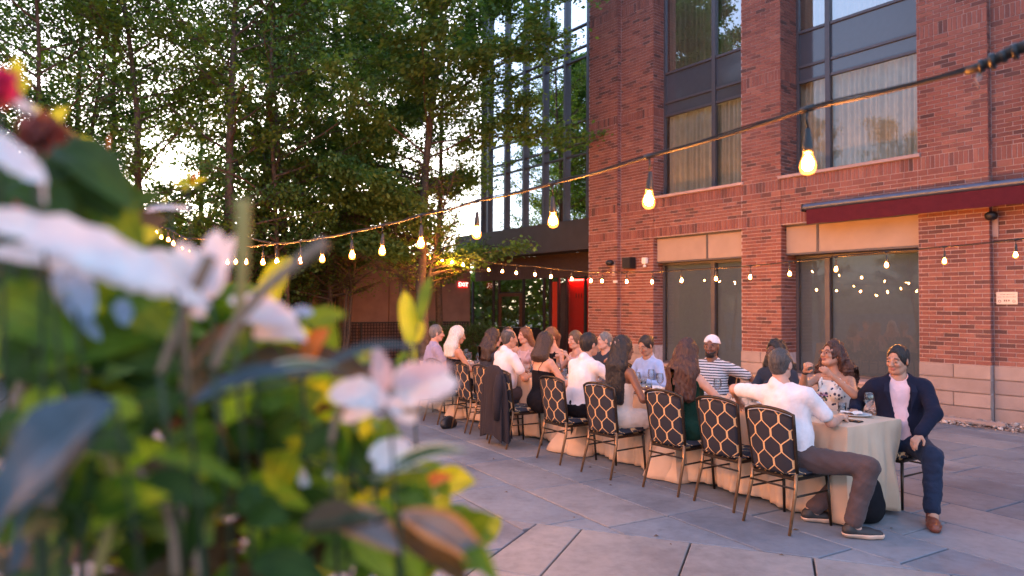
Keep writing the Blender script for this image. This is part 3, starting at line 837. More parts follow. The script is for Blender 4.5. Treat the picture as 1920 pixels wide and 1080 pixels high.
for kind, px, Y, rz, s, sz, lb in [
  ('plane', 800, 15.8, 0.3, 1.08, 1.0, 'dense dark green shade tree whose layered boughs reach over the glass wing'),
  ('plane', 640, 20.5, 2.1, .95, 1.05, 'dense tree directly behind and left of the one reaching the glass wing'),
  ('wide', 540, 16.5, 4.0, 1.0, 1.05, 'two stemmed tree left of the dense dark shade tree'),
  ('thinb', 430, 15.0, 1.2, 1.0, 1.0, 'tall open crowned tree with straight dark trunk, left of the two stemmed tree'),
  ('thin', 478, 18.0, 5.0, 1.0, 1.1, 'slim open tree standing just behind the tall tree with the straight dark trunk'),
  ('thin', 290, 14.5, 2.6, .95, .95, 'open crowned tree in front of the bright sunset gaps'),
  ('thinb', 200, 18.5, 3.9, .95, 1.0, 'airy tree deep at the back below the open patch of sky'),
  ('wide', 65, 14.0, .4, .95, 1.05, 'leafy tree at the left edge above the red flower'),
  ('thin', -60, 17.0, 1.9, 1.1, 1.0, 'tree cut off by the left edge of the photo, behind the leafy one'),
  ('thin', 360, 22.0, .9, 1.0, 1.0, 'far thin tree seen through the sunset gaps in the middle of the left half'),
  ('thinb', 820, 21.5, 2.2, 1.0, 1.0, 'slender tree behind the bough that reaches over the glass wing, near the exit sign'),
  ('wide', 590, 21.0, 5.5, 1.05, 1.0, 'broad tree far back between the two stemmed tree and the dense ones'),
  ('thinb', 130, 16.0, 2.9, .9, .85, 'lower leafy tree below the bright gap near the left edge'),
]:
    put_tree(kind, gx(px, Y), Y, rz, lb, s, sz=sz)
put_tree('multi', gx(775, 16.4), 16.4, .4, 'small multi stemmed tree with bare bulb lit stems in front of the garden wall', 1.05, None, nm='small_tree')
put_tree('multi', gx(640, 18.2), 18.2, 2.4, 'thin crooked small tree in front of the stucco wall left of the trunk', .95, None, nm='small_tree')
# trees across the court, mirrored in the windows
for i, (x, y, k, s) in enumerate([(-13, 6.5, 'wide', .95), (-11.5, 10.5, 'thin', .9), (-15, 2.5, 'thinb', .85), (-12.5, 14.5, 'wide', .9)]):
    put_tree(k, x, y, i * 1.7, ('two stemmed tree on the left side of the court, reflected in the hotel windows', 'slim tree on the left side of the court, outside the frame', 'tall tree left of the camera, outside the frame', 'broad tree at the left rear of the court, outside the frame')[i], s)
# understory
for i, (px, Y, s, sz, lb) in enumerate([
  (20, 15.5, 1.4, 1.35, 'large dark shrub at the far left under the trees'), (170, 16.5, 1.45, 1.25, 'dark rounded shrub below the open patch of sky'),
  (330, 17.5, 1.4, 1.3, 'dark shrub behind the start of the string lights'), (455, 17.0, 1.4, 1.5, 'dark shrub around the foot of the straight trunk'),
  
  (840, 20.0, .55, .42, 'low dark shrub by the exit sign wall behind the guests'), (900, 20.0, .55, .42, 'low dark shrub in front of the lobby glass'),
  (520, 18.0, 1.1, 1.0, 'dark shrub at the left end of the visible mesh fence')]):
    put_tree('bush', gx(px, Y), Y, i * 1.3, lb, s, 'shrubs under the courtyard trees', sz, 'shrub', 'shrub')
# planted far belt behind everything, closes the horizon
g = np.random.default_rng(77)
n = 60000
a = g.uniform(R(-62), R(10), n); rr = g.uniform(34, 40, n)
hmax = 4.6 + 1.6 * np.sin(a * 9) + .9 * np.sin(a * 23 + 1)
pts = np.stack([np.sin(a) * rr, np.cos(a) * rr, np.minimum(g.uniform(0, 1, n) ** .8, 1) * hmax], 1)
V, Fq, tone = leaf_cloud(pts, .34, 5)
me = mesh_np('far_woods', V, Fq, MAT['leafA']); at_ = me.attributes.new('tone', 'FLOAT', 'POINT'); at_.data.foreach_set('value', tone.astype(np.float32))
o = link('far_woods', me); tag(o, 'far belt of dark foliage closing the view behind the trees', 'woods', kind='stuff')
# ------------------------------------------------------------------ string lights
bm_ = bmesh.new()
bulb_prof = [(.0115, 0.0), (.0120, -.008), (.0150, -.018), (.0200, -.031), (.0225, -.043), (.0212, -.054), (.0155, -.063), (.006, -.067)]
MAT['bulb'] = emit('filament_glow', (1.0, .35, .06), 480)
_b = NB('bulb_glass'); _e = _b.n('ShaderNodeEmission', Color=(1, .27, .035, 1), Strength=.50); _t = _b.n('ShaderNodeBsdfTransparent', Color=(1, .93, .85, 1))  # amber halo round the lit bulb put into the glass as faint emission
MAT['bulb_glass'] = _b.done(_b.n('ShaderNodeAddShader', i0=_e.outputs[0], i1=_t.outputs[0]))
MAT['rubber'] = simple('black_rubber', (.012, .011, .010), .45, var=.1)
bulb_me = MB().lathe([(r_ * 1.12, z_ * 1.1) for r_, z_ in bulb_prof], 12).mesh('bulb', MAT['bulb_glass'], True)
fil_me = MB().lathe([(.003, -.012), (.011, -.022), (.0165, -.035), (.0165, -.046), (.011, -.056), (.002, -.061)], 8).mesh('filament', MAT['bulb'], True)  # core drawn fat, glare round the filament put into its shape
sock_me = MB().lathe([(.006, .075), (.009, .07), (.010, .055), (.0135, .035), (.0155, .010), (.0155, -.004), (.012, -.006)], 12).mesh('socket', MAT['rubber'], True)
MAT['cable'] = simple('cable', (.02, .014, .010), .6, var=.2, spec=.35)
def string_lights(label, pts, drop, cable_r, group, extra=None, tail=()):
    """pts: bulb centre positions; the cable runs `drop` above each bulb"""
    c0 = Vector(pts[0]); o = empty('string_lights', c0, 0, label, 'string lights', group)
    cab = []
    P = [Vector(p) + Vector((0, 0, drop)) for p in pts]
    full = list(tail[0] if tail else []) + P + list(tail[1] if tail else [])
    full = [Vector(p) for p in full]
    for i in range(len(full) - 1):
        a, b_ = full[i], full[i + 1]
        for k in range(6):
            t = k / 6; p = a.lerp(b_, t); p.z -= .012 * math.sin(math.pi * t) * min(1, (b_ - a).length)
            cab.append(p - c0)
    cab.append(full[-1] - c0)
    MB().tube(cab, cable_r, 6).build('cable', MAT['cable'], o, smooth=True)
    tw = []
    for i, p in enumerate(cab):
        tw.append(p + Vector((.5 * cable_r * math.sin(i * 2.1), .5 * cable_r * math.cos(i * 2.1), cable_r * 1.6 + cable_r * .5 * math.sin(i * 1.4))))
    MB().tube(tw, cable_r * .6, 5).build('support_wire', MAT['cable'], o, smooth=True)
    rg = random.Random(len(pts))
    for p in P:
        q = p - c0; tl = (rg.uniform(-.06, .06), rg.uniform(-.06, .06))
        MB().tube([q, q + Vector((tl[0] * .1, 0, -.03)), q - Vector((0, 0, drop - .125))], .0042, 6).tube([q + Vector((-.018, .012, -.004)), q + Vector((.018, -.012, .004))], .0105, 8).build('drop_lead', MAT['rubber'], o, smooth=True)
        s_ = link('socket', sock_me, o, q - Vector((0, 0, drop - .05))); s_.rotation_euler = (tl[0], tl[1], 0)
        b_ = link('bulb', bulb_me, o, q - Vector((0, 0, drop - .05))); b_.rotation_euler = (tl[0], tl[1], 0); link('filament', fil_me, b_)
    return o
GS = 'strings of round bulbs over the courtyard'
near = []
for k_, Y, z in [(.428, 2.17, 2.11), (.198, 2.73, 2.08), (.0585, 3.23, 2.06), (-.0515, 3.78, 2.06), (-.132, 4.31, 2.05), (-.1877, 4.78, 2.04), (-.2315, 5.23, 2.042), (-.2746, 5.76, 2.05),
                 (-.306, 6.2, 2.06), (-.34, 6.8, 2.09), (-.36, 7.2, 2.11), (-.384, 7.75, 2.145), (-.399, 8.13, 2.17), (-.4115, 8.5, 2.19)]:
    near.append((k_ * Y, Y, z))
string_lights('nearest string of glowing bulbs sweeping from the upper right corner down to the left', near, .185, .0055, GS,
              tail=([(1.70 * .80, 1.62, 2.345), (1.78 * .677, 1.78, 2.292)], [(-4.6, 10.6, 2.6), (gx(430, 15.0) + .1, 14.9, 3.4)]))
far = []
for px, Y, z in [(1906, 7.2, 2.24), (1772, 7.7, 2.205), (1663, 8.2, 2.19), (1568, 8.7, 2.165), (1481, 9.2, 2.13), (1407, 9.7, 2.105), (1343, 10.15, 2.10), (1278, 10.6, 2.09),
                 (1223, 11.1, 2.085), (1175, 11.6, 2.11), (1129, 12.05, 2.13), (1108, 12.5, 2.15), (1072, 12.9, 2.20), (1033, 13.3, 2.26), (1003, 13.75, 2.32), (968, 14.15, 2.37), (942, 14.55, 2.42),
                 (916, 14.95, 2.47), (868, 15.6, 2.62), (847, 16.0, 2.70), (828, 16.35, 2.77), (808, 16.7, 2.84), (788, 17.1, 2.92), (770, 17.5, 3.0)]:
    far.append((gx(px, Y), Y, z))
string_lights('far string of bulbs running along the hotel wall from the right edge to the trees', far, .17, .006, GS, tail=([tuple(W(-2.3, -.11, 2.95)), (6.3, 6.0, 2.45)], [(gx(752, 18.3), 18.3, 3.3)]))
lft = [(gx(x_, y_), y_, CAM_H + (574 - q_) * y_ / 1300) for x_, q_, y_ in [(353, 477, 7.2), (340, 471, 7.8), (323, 459, 8.4), (313, 452, 9.0), (300, 447, 9.6), (290, 438, 10.2), (283, 431, 10.8), (268, 425, 11.6)]]
string_lights('bunched string of bulbs glowing between the flowers and the left trees', lft, .16, .006, GS, tail=([(-2.31, 6.8, 2.27), (-2.7, 7.0, 2.36)], [(gx(230, 14), 14, 3.6)]))
# more strings over the open court left of the frame, whose bulbs show in the hotel window
for j, (x0, y0, x1, y1, zz, lb) in enumerate([(-5.6, 2.2, -10.5, 9.5, 2.6, 'string of bulbs left of the frame over the open court, nearest one'), (-8.0, .8, -13, 7.0, 2.8, 'second string of bulbs left of the frame, over the open court')]):
    n = 11; ps = []
    for i in range(n):
        t = i / (n - 1); ps.append((x0 + (x1 - x0) * t, y0 + (y1 - y0) * t, zz - .35 * math.sin(math.pi * t) + .25 * math.sin(i * 1.9)))
    string_lights(lb, ps, .17, .006, GS)
# thick taped end of the near string with its tie
e = empty('cable_tie_end', (1.205, 1.78, 2.292), 0, 'taped thick cable end with a frayed tie where the nearest string starts', 'cable')
A_ = Vector((0, 0, 0)); B_ = Vector((1.30 - 1.205, 1.66 - 1.78, .035)); D_ = Vector((1.42 - 1.205, 1.53 - 1.78, .062))
MB().tube([A_ + Vector((-.02, .02, -.004)), A_, B_ * .5 + Vector((0, 0, .004)), B_, D_, D_ * 1.6, Vector((2.45 - 1.205, .55 - 1.78, .34))], [.009, .013, .015, .0165, .0145, .014, .014], 10).build('thick_cable', MAT['cable'], e, smooth=True)
pl_ = empty('light_pole', (2.45, .55, 0), 0, 'steel pole right of the frame that holds up the nearest string of bulbs', 'pole')
MB().tube([(0, 0, 0), (0, 0, 2.75)], .035, 12).box(-.14, .14, -.14, .14, 0, .012).build('mast', MAT['awning_metal'], pl_)
MB().lathe([(.04, 2.60), (.05, 2.61), (.05, 2.67), (.04, 2.68)], 12).build('clamp', MAT['black'], pl_)
for k in range(7):
    p = B_ * (.05 + .16 * k); d = .014 + .004 * (k % 2)
    MB().tube([p + Vector((.004, -.004, 0)) * -1, p + Vector((.004, -.004, .001))], d + .003, 10).build('tape_wrap', MAT['rubber'], e, smooth=True)
for k in range(3):
    MB().tube([A_ + Vector((.003 * k, 0, -.01)), A_ + Vector((.006 * k - .006, 0, -.03)), A_ + Vector((.004 - .008 * k, .004, -.055 + .008 * k))], [.003, .0022, .001], 5).build('tie_end', MAT['sill'], e, smooth=True)
# ------------------------------------------------------------------ chairs
def ogee_mat():
    b = NB('ogee_fabric'); uv = b.n('ShaderNodeTexCoord').outputs['UV']
    sx = b.n('ShaderNodeSeparateXYZ', Vector=uv)
    u, v = sx.outputs[0], sx.outputs[1]
    wd, pd = .074, .225
    uu = b.math('DIVIDE', u, wd); s = b.math('SINE', b.math('MULTIPLY', v, 2 * math.pi / pd))
    s = b.math('MULTIPLY', b.math('MAXIMUM', b.math('MINIMUM', b.math('MULTIPLY', s, 1.35), 1), -1), .47)
    def line(val, odd):
        x = b.math('ADD', b.math('MULTIPLY', val, .5), .5 if odd else 0.0)
        f = b.math('ABSOLUTE', b.math('SUBTRACT', b.math('FRACT', b.math('ADD', x, .5)), .5))
        return b.math('LESS_THAN', f, .042)
    l = b.math('MAXIMUM', line(b.math('SUBTRACT', uu, s), False), line(b.math('ADD', uu, s), True))
    co = b.coord(); n = b.noise(co, 300, 2)
    gold = b.mix(n, (.50, .30, .13, 1), (.68, .43, .21, 1)); navy = b.mix(n, (.006, .008, .016, 1), (.018, .02, .032, 1))
    c = b.mix(l, navy, gold)
    return b.done(b.bsdf(Base_Color=c, Roughness=.75, Normal=b.bump(b.math('ADD', n, l), .3, .002)))
MAT['ogee'] = ogee_mat()
MAT['chair_metal'] = simple('chair_metal', (.05, .036, .026), .34, .75, var=.25, nscale=30)
MAT['chair_bronze'] = simple('chair_bronze', (.27, .15, .075), .38, .7, var=.2, nscale=30)

def chair_proto():
    W2 = .205
    parts = {}
    def yb(z): return -.205 - .075 * ((z - .45) / .48)      # back rake
    # upholstered back: grid over the outline, both faces, UV in metres
    n, m = 14, 20; V = []; UVs = []
    def outline(i, j):
        t = j / m; z = .425 + t * .475
        hw = .185 + .02 * t
        x = -hw + 2 * hw * i / n
        top = .035 * (1 - (x / hw) ** 2) - .035
        zz = z + top * t ** 2 - .0
        return x, zz
    def bulge(i, j): return .016 * (math.sin(math.pi * i / n) ** .35) * (math.sin(math.pi * j / m) ** .35)
    idx = {}
    for sgn in (1, -1):
        for j in range(m + 1):
            for i in range(n + 1):
                x, z = outline(i, j); curve = .028 * (x / .2) ** 2
                idx[(sgn, i, j)] = len(V); V.append((x, yb(z) + curve + sgn * (.008 + bulge(i, j)), z)); UVs.append((x + .0, z * 1.0))
    Fc = []
    for j in range(m):
        for i in range(n):
            a = [idx[(1, i, j)], idx[(1, i + 1, j)], idx[(1, i + 1, j + 1)], idx[(1, i, j + 1)]]
            Fc.append(tuple(reversed(a)))
            Fc.append((idx[(-1, i, j)], idx[(-1, i + 1, j)], idx[(-1, i + 1, j + 1)], idx[(-1, i, j + 1)]))
    for j in range(m):
        for i in (0, n):
            Fc.append((idx[(1, i, j)], idx[(1, i, j + 1)], idx[(-1, i, j + 1)], idx[(-1, i, j)]))
    for i in range(n):
        for j in (0, m):
            Fc.append((idx[(1, i, j)], idx[(1, i + 1, j)], idx[(-1, i + 1, j)], idx[(-1, i, j)]))
    me = mesh_np('backrest', V, Fc, MAT['ogee'], True)
    uvl = me.uv_layers.new(name='UVMap')
    for lp in me.loops: uvl.data[lp.index].uv = UVs[lp.vertex_index]
    parts['backrest'] = me
    # frame round the back
    pts = []
    for k in range(0, 6): z = .44 + .44 * k / 5; t = (z - .425) / .475; pts.append((-(.185 + .02 * t) - .012, yb(z) + .03, z))
    for k in range(1, 10):
        x = -.205 + .41 * k / 10; pts.append((x, yb(.9) + .028 * (x / .2) ** 2, .885 + .035 * (1 - (x / .21) ** 2)))
    for k in range(5, -1, -1): z = .44 + .44 * k / 5; t = (z - .425) / .475; pts.append(((.185 + .02 * t) + .012, yb(z) + .03, z))
    parts['back_frame'] = MB().tube(pts, .0135, 8).mesh('back_frame', MAT['chair_metal'], True)
    # seat cushion
    bm = bmesh.new()
    bmesh.ops.create_cube(bm, size=1)
    for v in bm.verts: v.co = Vector((v.co.x * .43, v.co.y * .43 + .01, v.co.z * .06 + .435))
    bmesh.ops.bevel(bm, geom=bm.edges[:], offset=.025, segments=3, affect='EDGES')
    sm = bpy.data.meshes.new('seat'); bm.to_mesh(sm); bm.free(); sm.materials.append(MAT['ogee'])
    sm.polygons.foreach_set('use_smooth', np.ones(len(sm.polygons), bool))
    uvl = sm.uv_layers.new(name='UVMap')
    for lp in sm.loops:
        c = sm.vertices[lp.vertex_index].co; uvl.data[lp.index].uv = (c.x, c.y * 1.0 + c.z)
    parts['seat'] = sm
    parts['seat_frame'] = MB().box(-.205, .205, -.20, .215, .385, .408).mesh('seat_frame', MAT['chair_metal'], bevel=.006)
    legs = []
    for sx in (-1, 1):
        legs.append(MB().tube([(sx * .195, -.185, .44), (sx * .20, -.20, .30), (sx * .21, -.285, .0)], [.015, .014, .0115], 8).mesh('leg', MAT['chair_bronze'], True))
        legs.append(MB().tube([(sx * .195, .185, .41), (sx * .21, .215, .0)], [.014, .011], 8).mesh('leg', MAT['chair_metal'], True))
    parts['legs'] = legs
    st = MB()
    for sx in (-1, 1): st.tube([(sx * .2, -.215, .27), (sx * .2, .19, .27)], .008, 6)
    st.tube([(-.2, -.21, .33), (.2, -.21, .33)], .008, 6)
    parts['stretcher'] = st.mesh('stretcher', MAT['chair_metal'], True)
    return parts
CH = chair_proto()
def chair(p, face, label, group='banquet chairs round the long table'):
    rz = math.atan2(face.y, face.x) - math.pi / 2
    o = empty('banquet_chair', (p.x, p.y, 0), rz, label, 'chair', group)
    link('seat', CH['seat'], o); link('backrest', CH['backrest'], o); link('back_frame', CH['back_frame'], o)
    link('seat_frame', CH['seat_frame'], o); link('stretcher', CH['stretcher'], o)
    for l in CH['legs']: link('leg', l, o)
    return o
def rotv(v, a): return Vector((v.x * math.cos(a) - v.y * math.sin(a), v.x * math.sin(a) + v.y * math.cos(a), 0))
LCH = [(-.21, .285, -.03, 'under the grey haired man in the white polo, nearest the camera'), (.40, .40, 0, 'empty, with the arm of the grey haired man across its back'), (.99, .36, .04, 'under the curly haired woman in the dark green dress'),
       (1.77, .25, .06, 'under the woman with flowers in her long black hair'), (2.52, .23, 0, 'under the black haired man in the white shirt and dark trousers'), (3.50, .20, -.04, 'under the dark grey coat, beside the woman in the black strappy dress'),
       (4.16, .31, .02, 'under the balding man in the white polo'), (4.66, .30, -.06, 'under the woman with wavy brown hair next to the balding man'), (5.45, .27, .03, 'under the white haired woman'), (6.15, .27, 0, 'under the grey man in the lavender shirt at the far end')]
for t_, k_, dr_, lb in LCH:
    chair(TK(t_, k_), rotv(Q, dr_), 'patterned chair ' + lb)
RCH = [(.37, 1.74, 'under the laughing curly haired woman in glasses'), (1.0, 1.74, 'under the dark haired woman in slate grey'), (1.85, 1.76, 'under the bearded man in the white cap'),
       (2.42, 1.98, 'empty, its back seen between guests past the woman in light blue'), (2.75, 1.72, 'under the woman in light blue with a dark bun'), (3.58, 1.74, 'under the older man with cropped grey hair'), (4.15, 1.72, 'under the woman with light brown hair half hidden by the man in white'),
       (4.78, 1.74, 'under the red haired woman in a black top'), (5.45, 1.74, 'under the woman with long auburn hair'), (6.08, 1.74, 'under the dark haired woman facing the camera at the far end')]
for t_, k_, lb in RCH:
    chair(TK(t_, k_), rotv(-Q, rng.uniform(-.06, .06)), 'patterned chair ' + lb)
chair(Vector((3.33, 6.12, 0)), -Q, 'patterned chair under the man in the navy blazer at the table corner')

# ------------------------------------------------------------------ tables and cloths
def cloth_mat():
    b = NB('ivory_cloth'); co = b.coord()
    n = b.noise(co, 3, 4); w_ = b.noise(co, 350, 2)
    c = b.ramp(n, [(.3, (.64, .44, .29)), (.7, (.76, .56, .39))])
    nr = b.bump(b.math('ADD', b.math('MULTIPLY', w_, .1), b.noise(co, 9, 4)), .3, .02)
    p = b.bsdf(Base_Color=c, Roughness=.8, Sheen_Weight=.2, Normal=nr)
    t = b.n('ShaderNodeBsdfTranslucent', Color=(.8, .5, .25, 1))
    return b.done(b.n('ShaderNodeMixShader', i0=.22, i1=p.outputs[0], i2=t.outputs[0]))
MAT['cloth'] = cloth_mat()
MAT['plywood'] = simple('table_wood', (.22, .14, .08), .7)
KA, KB, TH = .60, 1.38, .75
def cloth(t0, t1, corners, seed, label):
    """rectangular cloth draped over a table; corners = outward flare (m) of the four corners (t0KA, t0KB, t1KB, t1KA)"""
    rg = random.Random(seed); L, Wd = t1 - t0, KB - KA; rc = .018
    per = []       # (x, y, nx, ny, cornerweight)
    def seg(ax, ay, bx, by, nx, ny, ca, cb):
        ln = math.hypot(bx - ax, by - ay); k = int(ln / .015)
        for i in range(k):
            t = i / k; d0, d1 = t * ln, (1 - t) * ln
            wa = math.exp(-(d0 / .09) ** 2) * ca; wb = math.exp(-(d1 / .09) ** 2) * cb
            # normal swings round near the corner
            per.append([ax + (bx - ax) * t, ay + (by - ay) * t, nx, ny, wa + wb, d0, d1])
    c = corners; x0, x1, y0, y1 = 0, L, 0, Wd
    seg(x0, y0, x0, y1, -1, 0, c[0], c[1]); seg(x0, y1, x1, y1, 0, 1, c[1], c[2])
    seg(x1, y1, x1, y0, 1, 0, c[2], c[3]); seg(x1, y0, x0, y0, 0, -1, c[3], c[0])
    n = len(per)
    for i, p in enumerate(per):
        cxn = 0; m = 0
        for k in range(-5, 6):
            q = per[(i + k) % n]; cxn += q[2]; m += q[3]
        l = math.hypot(cxn, m); p.append(cxn / l); p.append(m / l)
    ph = [rg.uniform(0, 6.28) for _ in range(4)]
    rows = 20; V = []; s_ = 0
    hem = [.010 + .012 * (1 + math.sin(i * .055 + ph[3])) for i in range(n)]
    for r_ in range(rows + 1):
        f = r_ / rows
        for i, p in enumerate(per):
            s_ = i * .015
            am = .5 + .5 * math.sin(s_ * 4.1 + ph[3]) ; wave = math.sin(s_ * 34 + ph[0] + 1.2 * math.sin(s_ * 5)) * .5 * am + math.sin(s_ * 61 + ph[1] + 1.5 * math.sin(s_ * 6)) * .28 + math.sin(s_ * 13 + ph[2]) * .35
            dg = .048 * math.sin(s_ * 11 - f * 4 + ph[2]) * f * (1 - .4 * f)
            off = .004 + f * .03 + wave * .042 * f ** .9 + dg + p[4] * (f ** 1.6)
            z = TH + .004 - (TH - hem[i]) * f ** 1.0
            if r_ == 0: off = 0; 
            if r_ == 1: z = TH - .012
            if f > .97 and p[4] > .1: z = .008
            V.append((p[0] + p[7] * off, p[1] + p[8] * off, z))
    Fc = []
    for r_ in range(rows):
        for i in range(n):
            j = (i + 1) % n; Fc.append((r_ * n + i, r_ * n + j, (r_ + 1) * n + j, (r_ + 1) * n + i))
    Fc.append(tuple(reversed(range(n))))
    me = mesh_np('tablecloth', V, [tuple(reversed(f)) for f in Fc], MAT['cloth'])
    auto_smooth(me, 50)
    # table frame: x along T from t0; y along Q from KA.  (T, Q) is left-handed so mirror y
    M_ = Matrix(((T.x, Q.x, 0, 0), (T.y, Q.y, 0, 0), (0, 0, 1, 0), (0, 0, 0, 1)))
    me.transform(M_); me.flip_normals()
    p = TK(t0, KA)
    o = link('tablecloth', me, None, p); tag(o, label, 'tablecloth', 'tablecloths of the joined tables')
    sf = o.modifiers.new('thickness', 'SOLIDIFY'); sf.thickness = .0015
    return o
TB = [(-.50, 1.30), (1.315, 2.76), (2.775, 4.22), (4.235, 5.68), (5.695, 7.1)]
CN = [(.03, -.14, .03, .30), (.28, .1, .1, .34), (.30, .1, .1, .2), (.25, .1, .1, .2), (.2, .1, .1, .2)]
LBT = ['nearest, hanging to the floor at the free end', 'second from the camera, its corner pooled on the paving', 'middle one of five, behind the man in the white shirt', 'fourth from the camera, mostly hidden by guests', 'farthest, at the end by the grey man']
for i, ((a, b_), c_) in enumerate(zip(TB, CN)):
    cloth(a, b_, c_, 20 + i, 'ivory tablecloth ' + LBT[i])
    t = empty('banquet_table', TK((a + b_) / 2, (KA + KB) / 2), TRZ, 'table under the ivory cloth ' + LBT[i].replace('its corner pooled on the paving', 'next to the nearest one').replace('hanging to the floor at the free end', 'at the free end'), 'table', 'joined banquet tables')
    L = b_ - a
    MB().box(-L / 2 + .01, L / 2 - .01, -.365, .365, .715, .745).build('tabletop', MAT['plywood'], t)
    for sx in (-1, 1):
        for sy in (-1, 1):
            MB().tube([(sx * (L / 2 - .12), sy * .3, .715), (sx * (L / 2 - .12), sy * .3, 0)], .014, 8).build('leg', MAT['black'], t)

# ------------------------------------------------------------------ tableware
def clear_glass():
    b = NB('clear_glass')
    fr = b.math('MINIMUM', b.math('MULTIPLY', b.n('ShaderNodeFresnel', IOR=1.5).outputs[0], 1.6), .4)
    lw = b.n('ShaderNodeLayerWeight', Blend=.35).outputs['Facing']
    g = b.n('ShaderNodeBsdfGlossy', Roughness=.02); t = b.n('ShaderNodeBsdfTransparent', Color=b.ramp(lw, [(0, (.93, .93, .93)), (.8, (.82, .82, .82)), (1, (.6, .6, .6))]))
    return b.done(b.n('ShaderNodeMixShader', i0=fr, i1=t.outputs[0], i2=g.outputs[0]))
MAT['clear'] = clear_glass()
MAT['china'] = simple('china', (.78, .74, .70), .25, var=.02)
MAT['napkin'] = fabric('napkin', (.74, .68, .62))
MAT['water'] = glass_mat('water_in_glass', (.95, .95, .95), boost=1.2, ior=1.33)
def wl(r_): return Vector((r_[0], r_[1], 0))
wine_me = MB().lathe([(.034, 0), (.034, .002), (.010, .006), (.0042, .015), (.0038, .085), (.012, .097), (.030, .115), (.040, .145), (.0405, .165), (.036, .195), (.0315, .215), (.0307, .215), (.035, .195), (.0392, .165), (.0385, .146), (.028, .117), (.006, .102)], 20, closed=False).mesh('glass', MAT['clear'], True)
tumb_me = MB().lathe([(.028, 0), (.030, .002), (.036, .10), (.0352, .10), (.0285, .008), (.001, .006)], 18, closed=False).mesh('glass', MAT['clear'], True)
wat_me = MB().lathe([(.0282, .009), (.0330, .066), (.001, .066)], 18, closed=False).mesh('water', MAT['water'], True)
plate_me = MB().lathe([(.06, 0), (.075, .003), (.128, .016), (.130, .018), (.125, .019), (.078, .008), (.001, .007)], 36).mesh('plate', MAT['china'], True)
def ware(kind, t, k, label, group):
    p = TK(t, k, TH + .006)
    if kind == 'wine':
        o = link('wine_glass', wine_me, None, p); return tag(o, label, 'wine glass', group)
    if kind == 'water':
        o = link('water_glass', tumb_me, None, p); tag(o, label, 'water glass', group); link('water', wat_me, o); return o
    if kind == 'plate':
        o = link('dinner_plate', plate_me, None, p); return tag(o, label, 'plate', group)
    if kind == 'napkin':
        rg = random.Random(int(t * 100)); n = 9; V = []
        for j in range(n):
            for i in range(n):
                x, y = (i / (n - 1) - .5) * .17, (j / (n - 1) - .5) * .12
                V.append((x, y, .012 + .035 * abs(math.sin(x * 21 + y * 9 + rg.uniform(-.2, .2))) * (1 - abs(y) * 6) * (1 - abs(x) * 4) + rg.uniform(0, .006)))
        me = mesh_np('folded_napkin', V, [(j * n + i, j * n + i + 1, (j + 1) * n + i + 1, (j + 1) * n + i) for j in range(n - 1) for i in range(n - 1)], MAT['napkin'], True)
        o = link('folded_napkin', me, None, p, rg.uniform(0, 3)); return tag(o, label, 'napkin', group)
def posy(t, k, label, seed, cols):
    rg = random.Random(seed); p = TK(t, k, TH + .006); o = empty('flower_vase', p, 0, label, 'vase of flowers')
    MB().lathe([(.03, 0), (.036, .01), (.038, .05), (.030, .085), (.033, .095), (.031, .095), (.028, .085), (.034, .05), (.03, .012), (.001, .01)], 16, closed=False).build('vase', MAT['clear'], o, smooth=True)
    st = MB(); hd = []
    for i in range(9):
        a = rg.uniform(0, 6.28); r_ = rg.uniform(.0, .05); q = Vector((r_ * math.cos(a), r_ * math.sin(a), rg.uniform(.12, .17)))
        st.tube([(0.01 * math.cos(a), .01 * math.sin(a), .012), q], .0018, 4); hd.append(q)
    st.build('stem', MAT['leafA'], o)
    for i, q in enumerate(hd):
        mb = MB()
        for ring in range(3):
            for k2 in range(6):
                a = k2 * 1.047 + ring * .5; rr = .008 + .007 * ring; u_ = Vector((math.cos(a), math.sin(a), 0)); v_ = Vector((-u_.y, u_.x, 0))
                c0 = Vector((0, 0, .004 - .002 * ring)); e_ = u_ * (rr + .008) + Vector((0, 0, .014 - .004 * ring))
                mb.add([c0, c0 + u_ * rr + v_ * .009, e_, c0 + u_ * rr - v_ * .009], [(0, 1, 2, 3)])
        mb.build('bloom', MAT[cols[i % len(cols)]], o, loc=q)
    pts = np.array([[rg.gauss(0, .03), rg.gauss(0, .03), rg.uniform(.09, .14)] for _ in range(40)])
    V, Fq, tone = leaf_cloud(pts, .035, seed); me = mesh_np('greenery', V, Fq, MAT['leafA']); link('greenery', me, o)
def petal_mat(name, c, c2=None, tr=.35):
    b = NB(name); co = b.coord(); n = b.noise(co, 40, 3); oi = b.n('ShaderNodeObjectInfo').outputs['Random']
    cc = b.ramp(n, [(.3, c), (.7, c2 or c)])
    p = b.bsdf(Base_Color=cc, Roughness=.6); t = b.n('ShaderNodeBsdfTranslucent', Color=cc)
    return b.done(b.n('ShaderNodeMixShader', i0=tr, i1=p.outputs[0], i2=t.outputs[0]))
MAT['p_pink'] = petal_mat('petal_pink', (.62, .22, .34), (.72, .38, .48))
MAT['p_lilac'] = petal_mat('petal_lilac', (.45, .30, .55), (.62, .45, .66))
MAT['p_blush'] = petal_mat('petal_blush', (.75, .55, .50), (.8, .66, .6))
posy(.10, 1.18, 'small glass vase of pink and lilac blooms on the nearest table', 1, ['p_pink', 'p_lilac', 'p_blush'])
posy(1.62, .98, 'small vase of bright pink blooms on the second table in front of the bearded man', 2, ['p_pink', 'p_pink', 'p_lilac'])
posy(3.3, .98, 'small vase of blush blooms on the middle table', 3, ['p_blush', 'p_pink'])
posy(4.9, .98, 'small vase of lilac blooms on the fourth table', 4, ['p_lilac', 'p_blush'])
N1_ = 'on the nearest table'
ware('wine', -.34, 1.19, 'empty wine glass standing at the near edge in front of the man in the blazer', None)
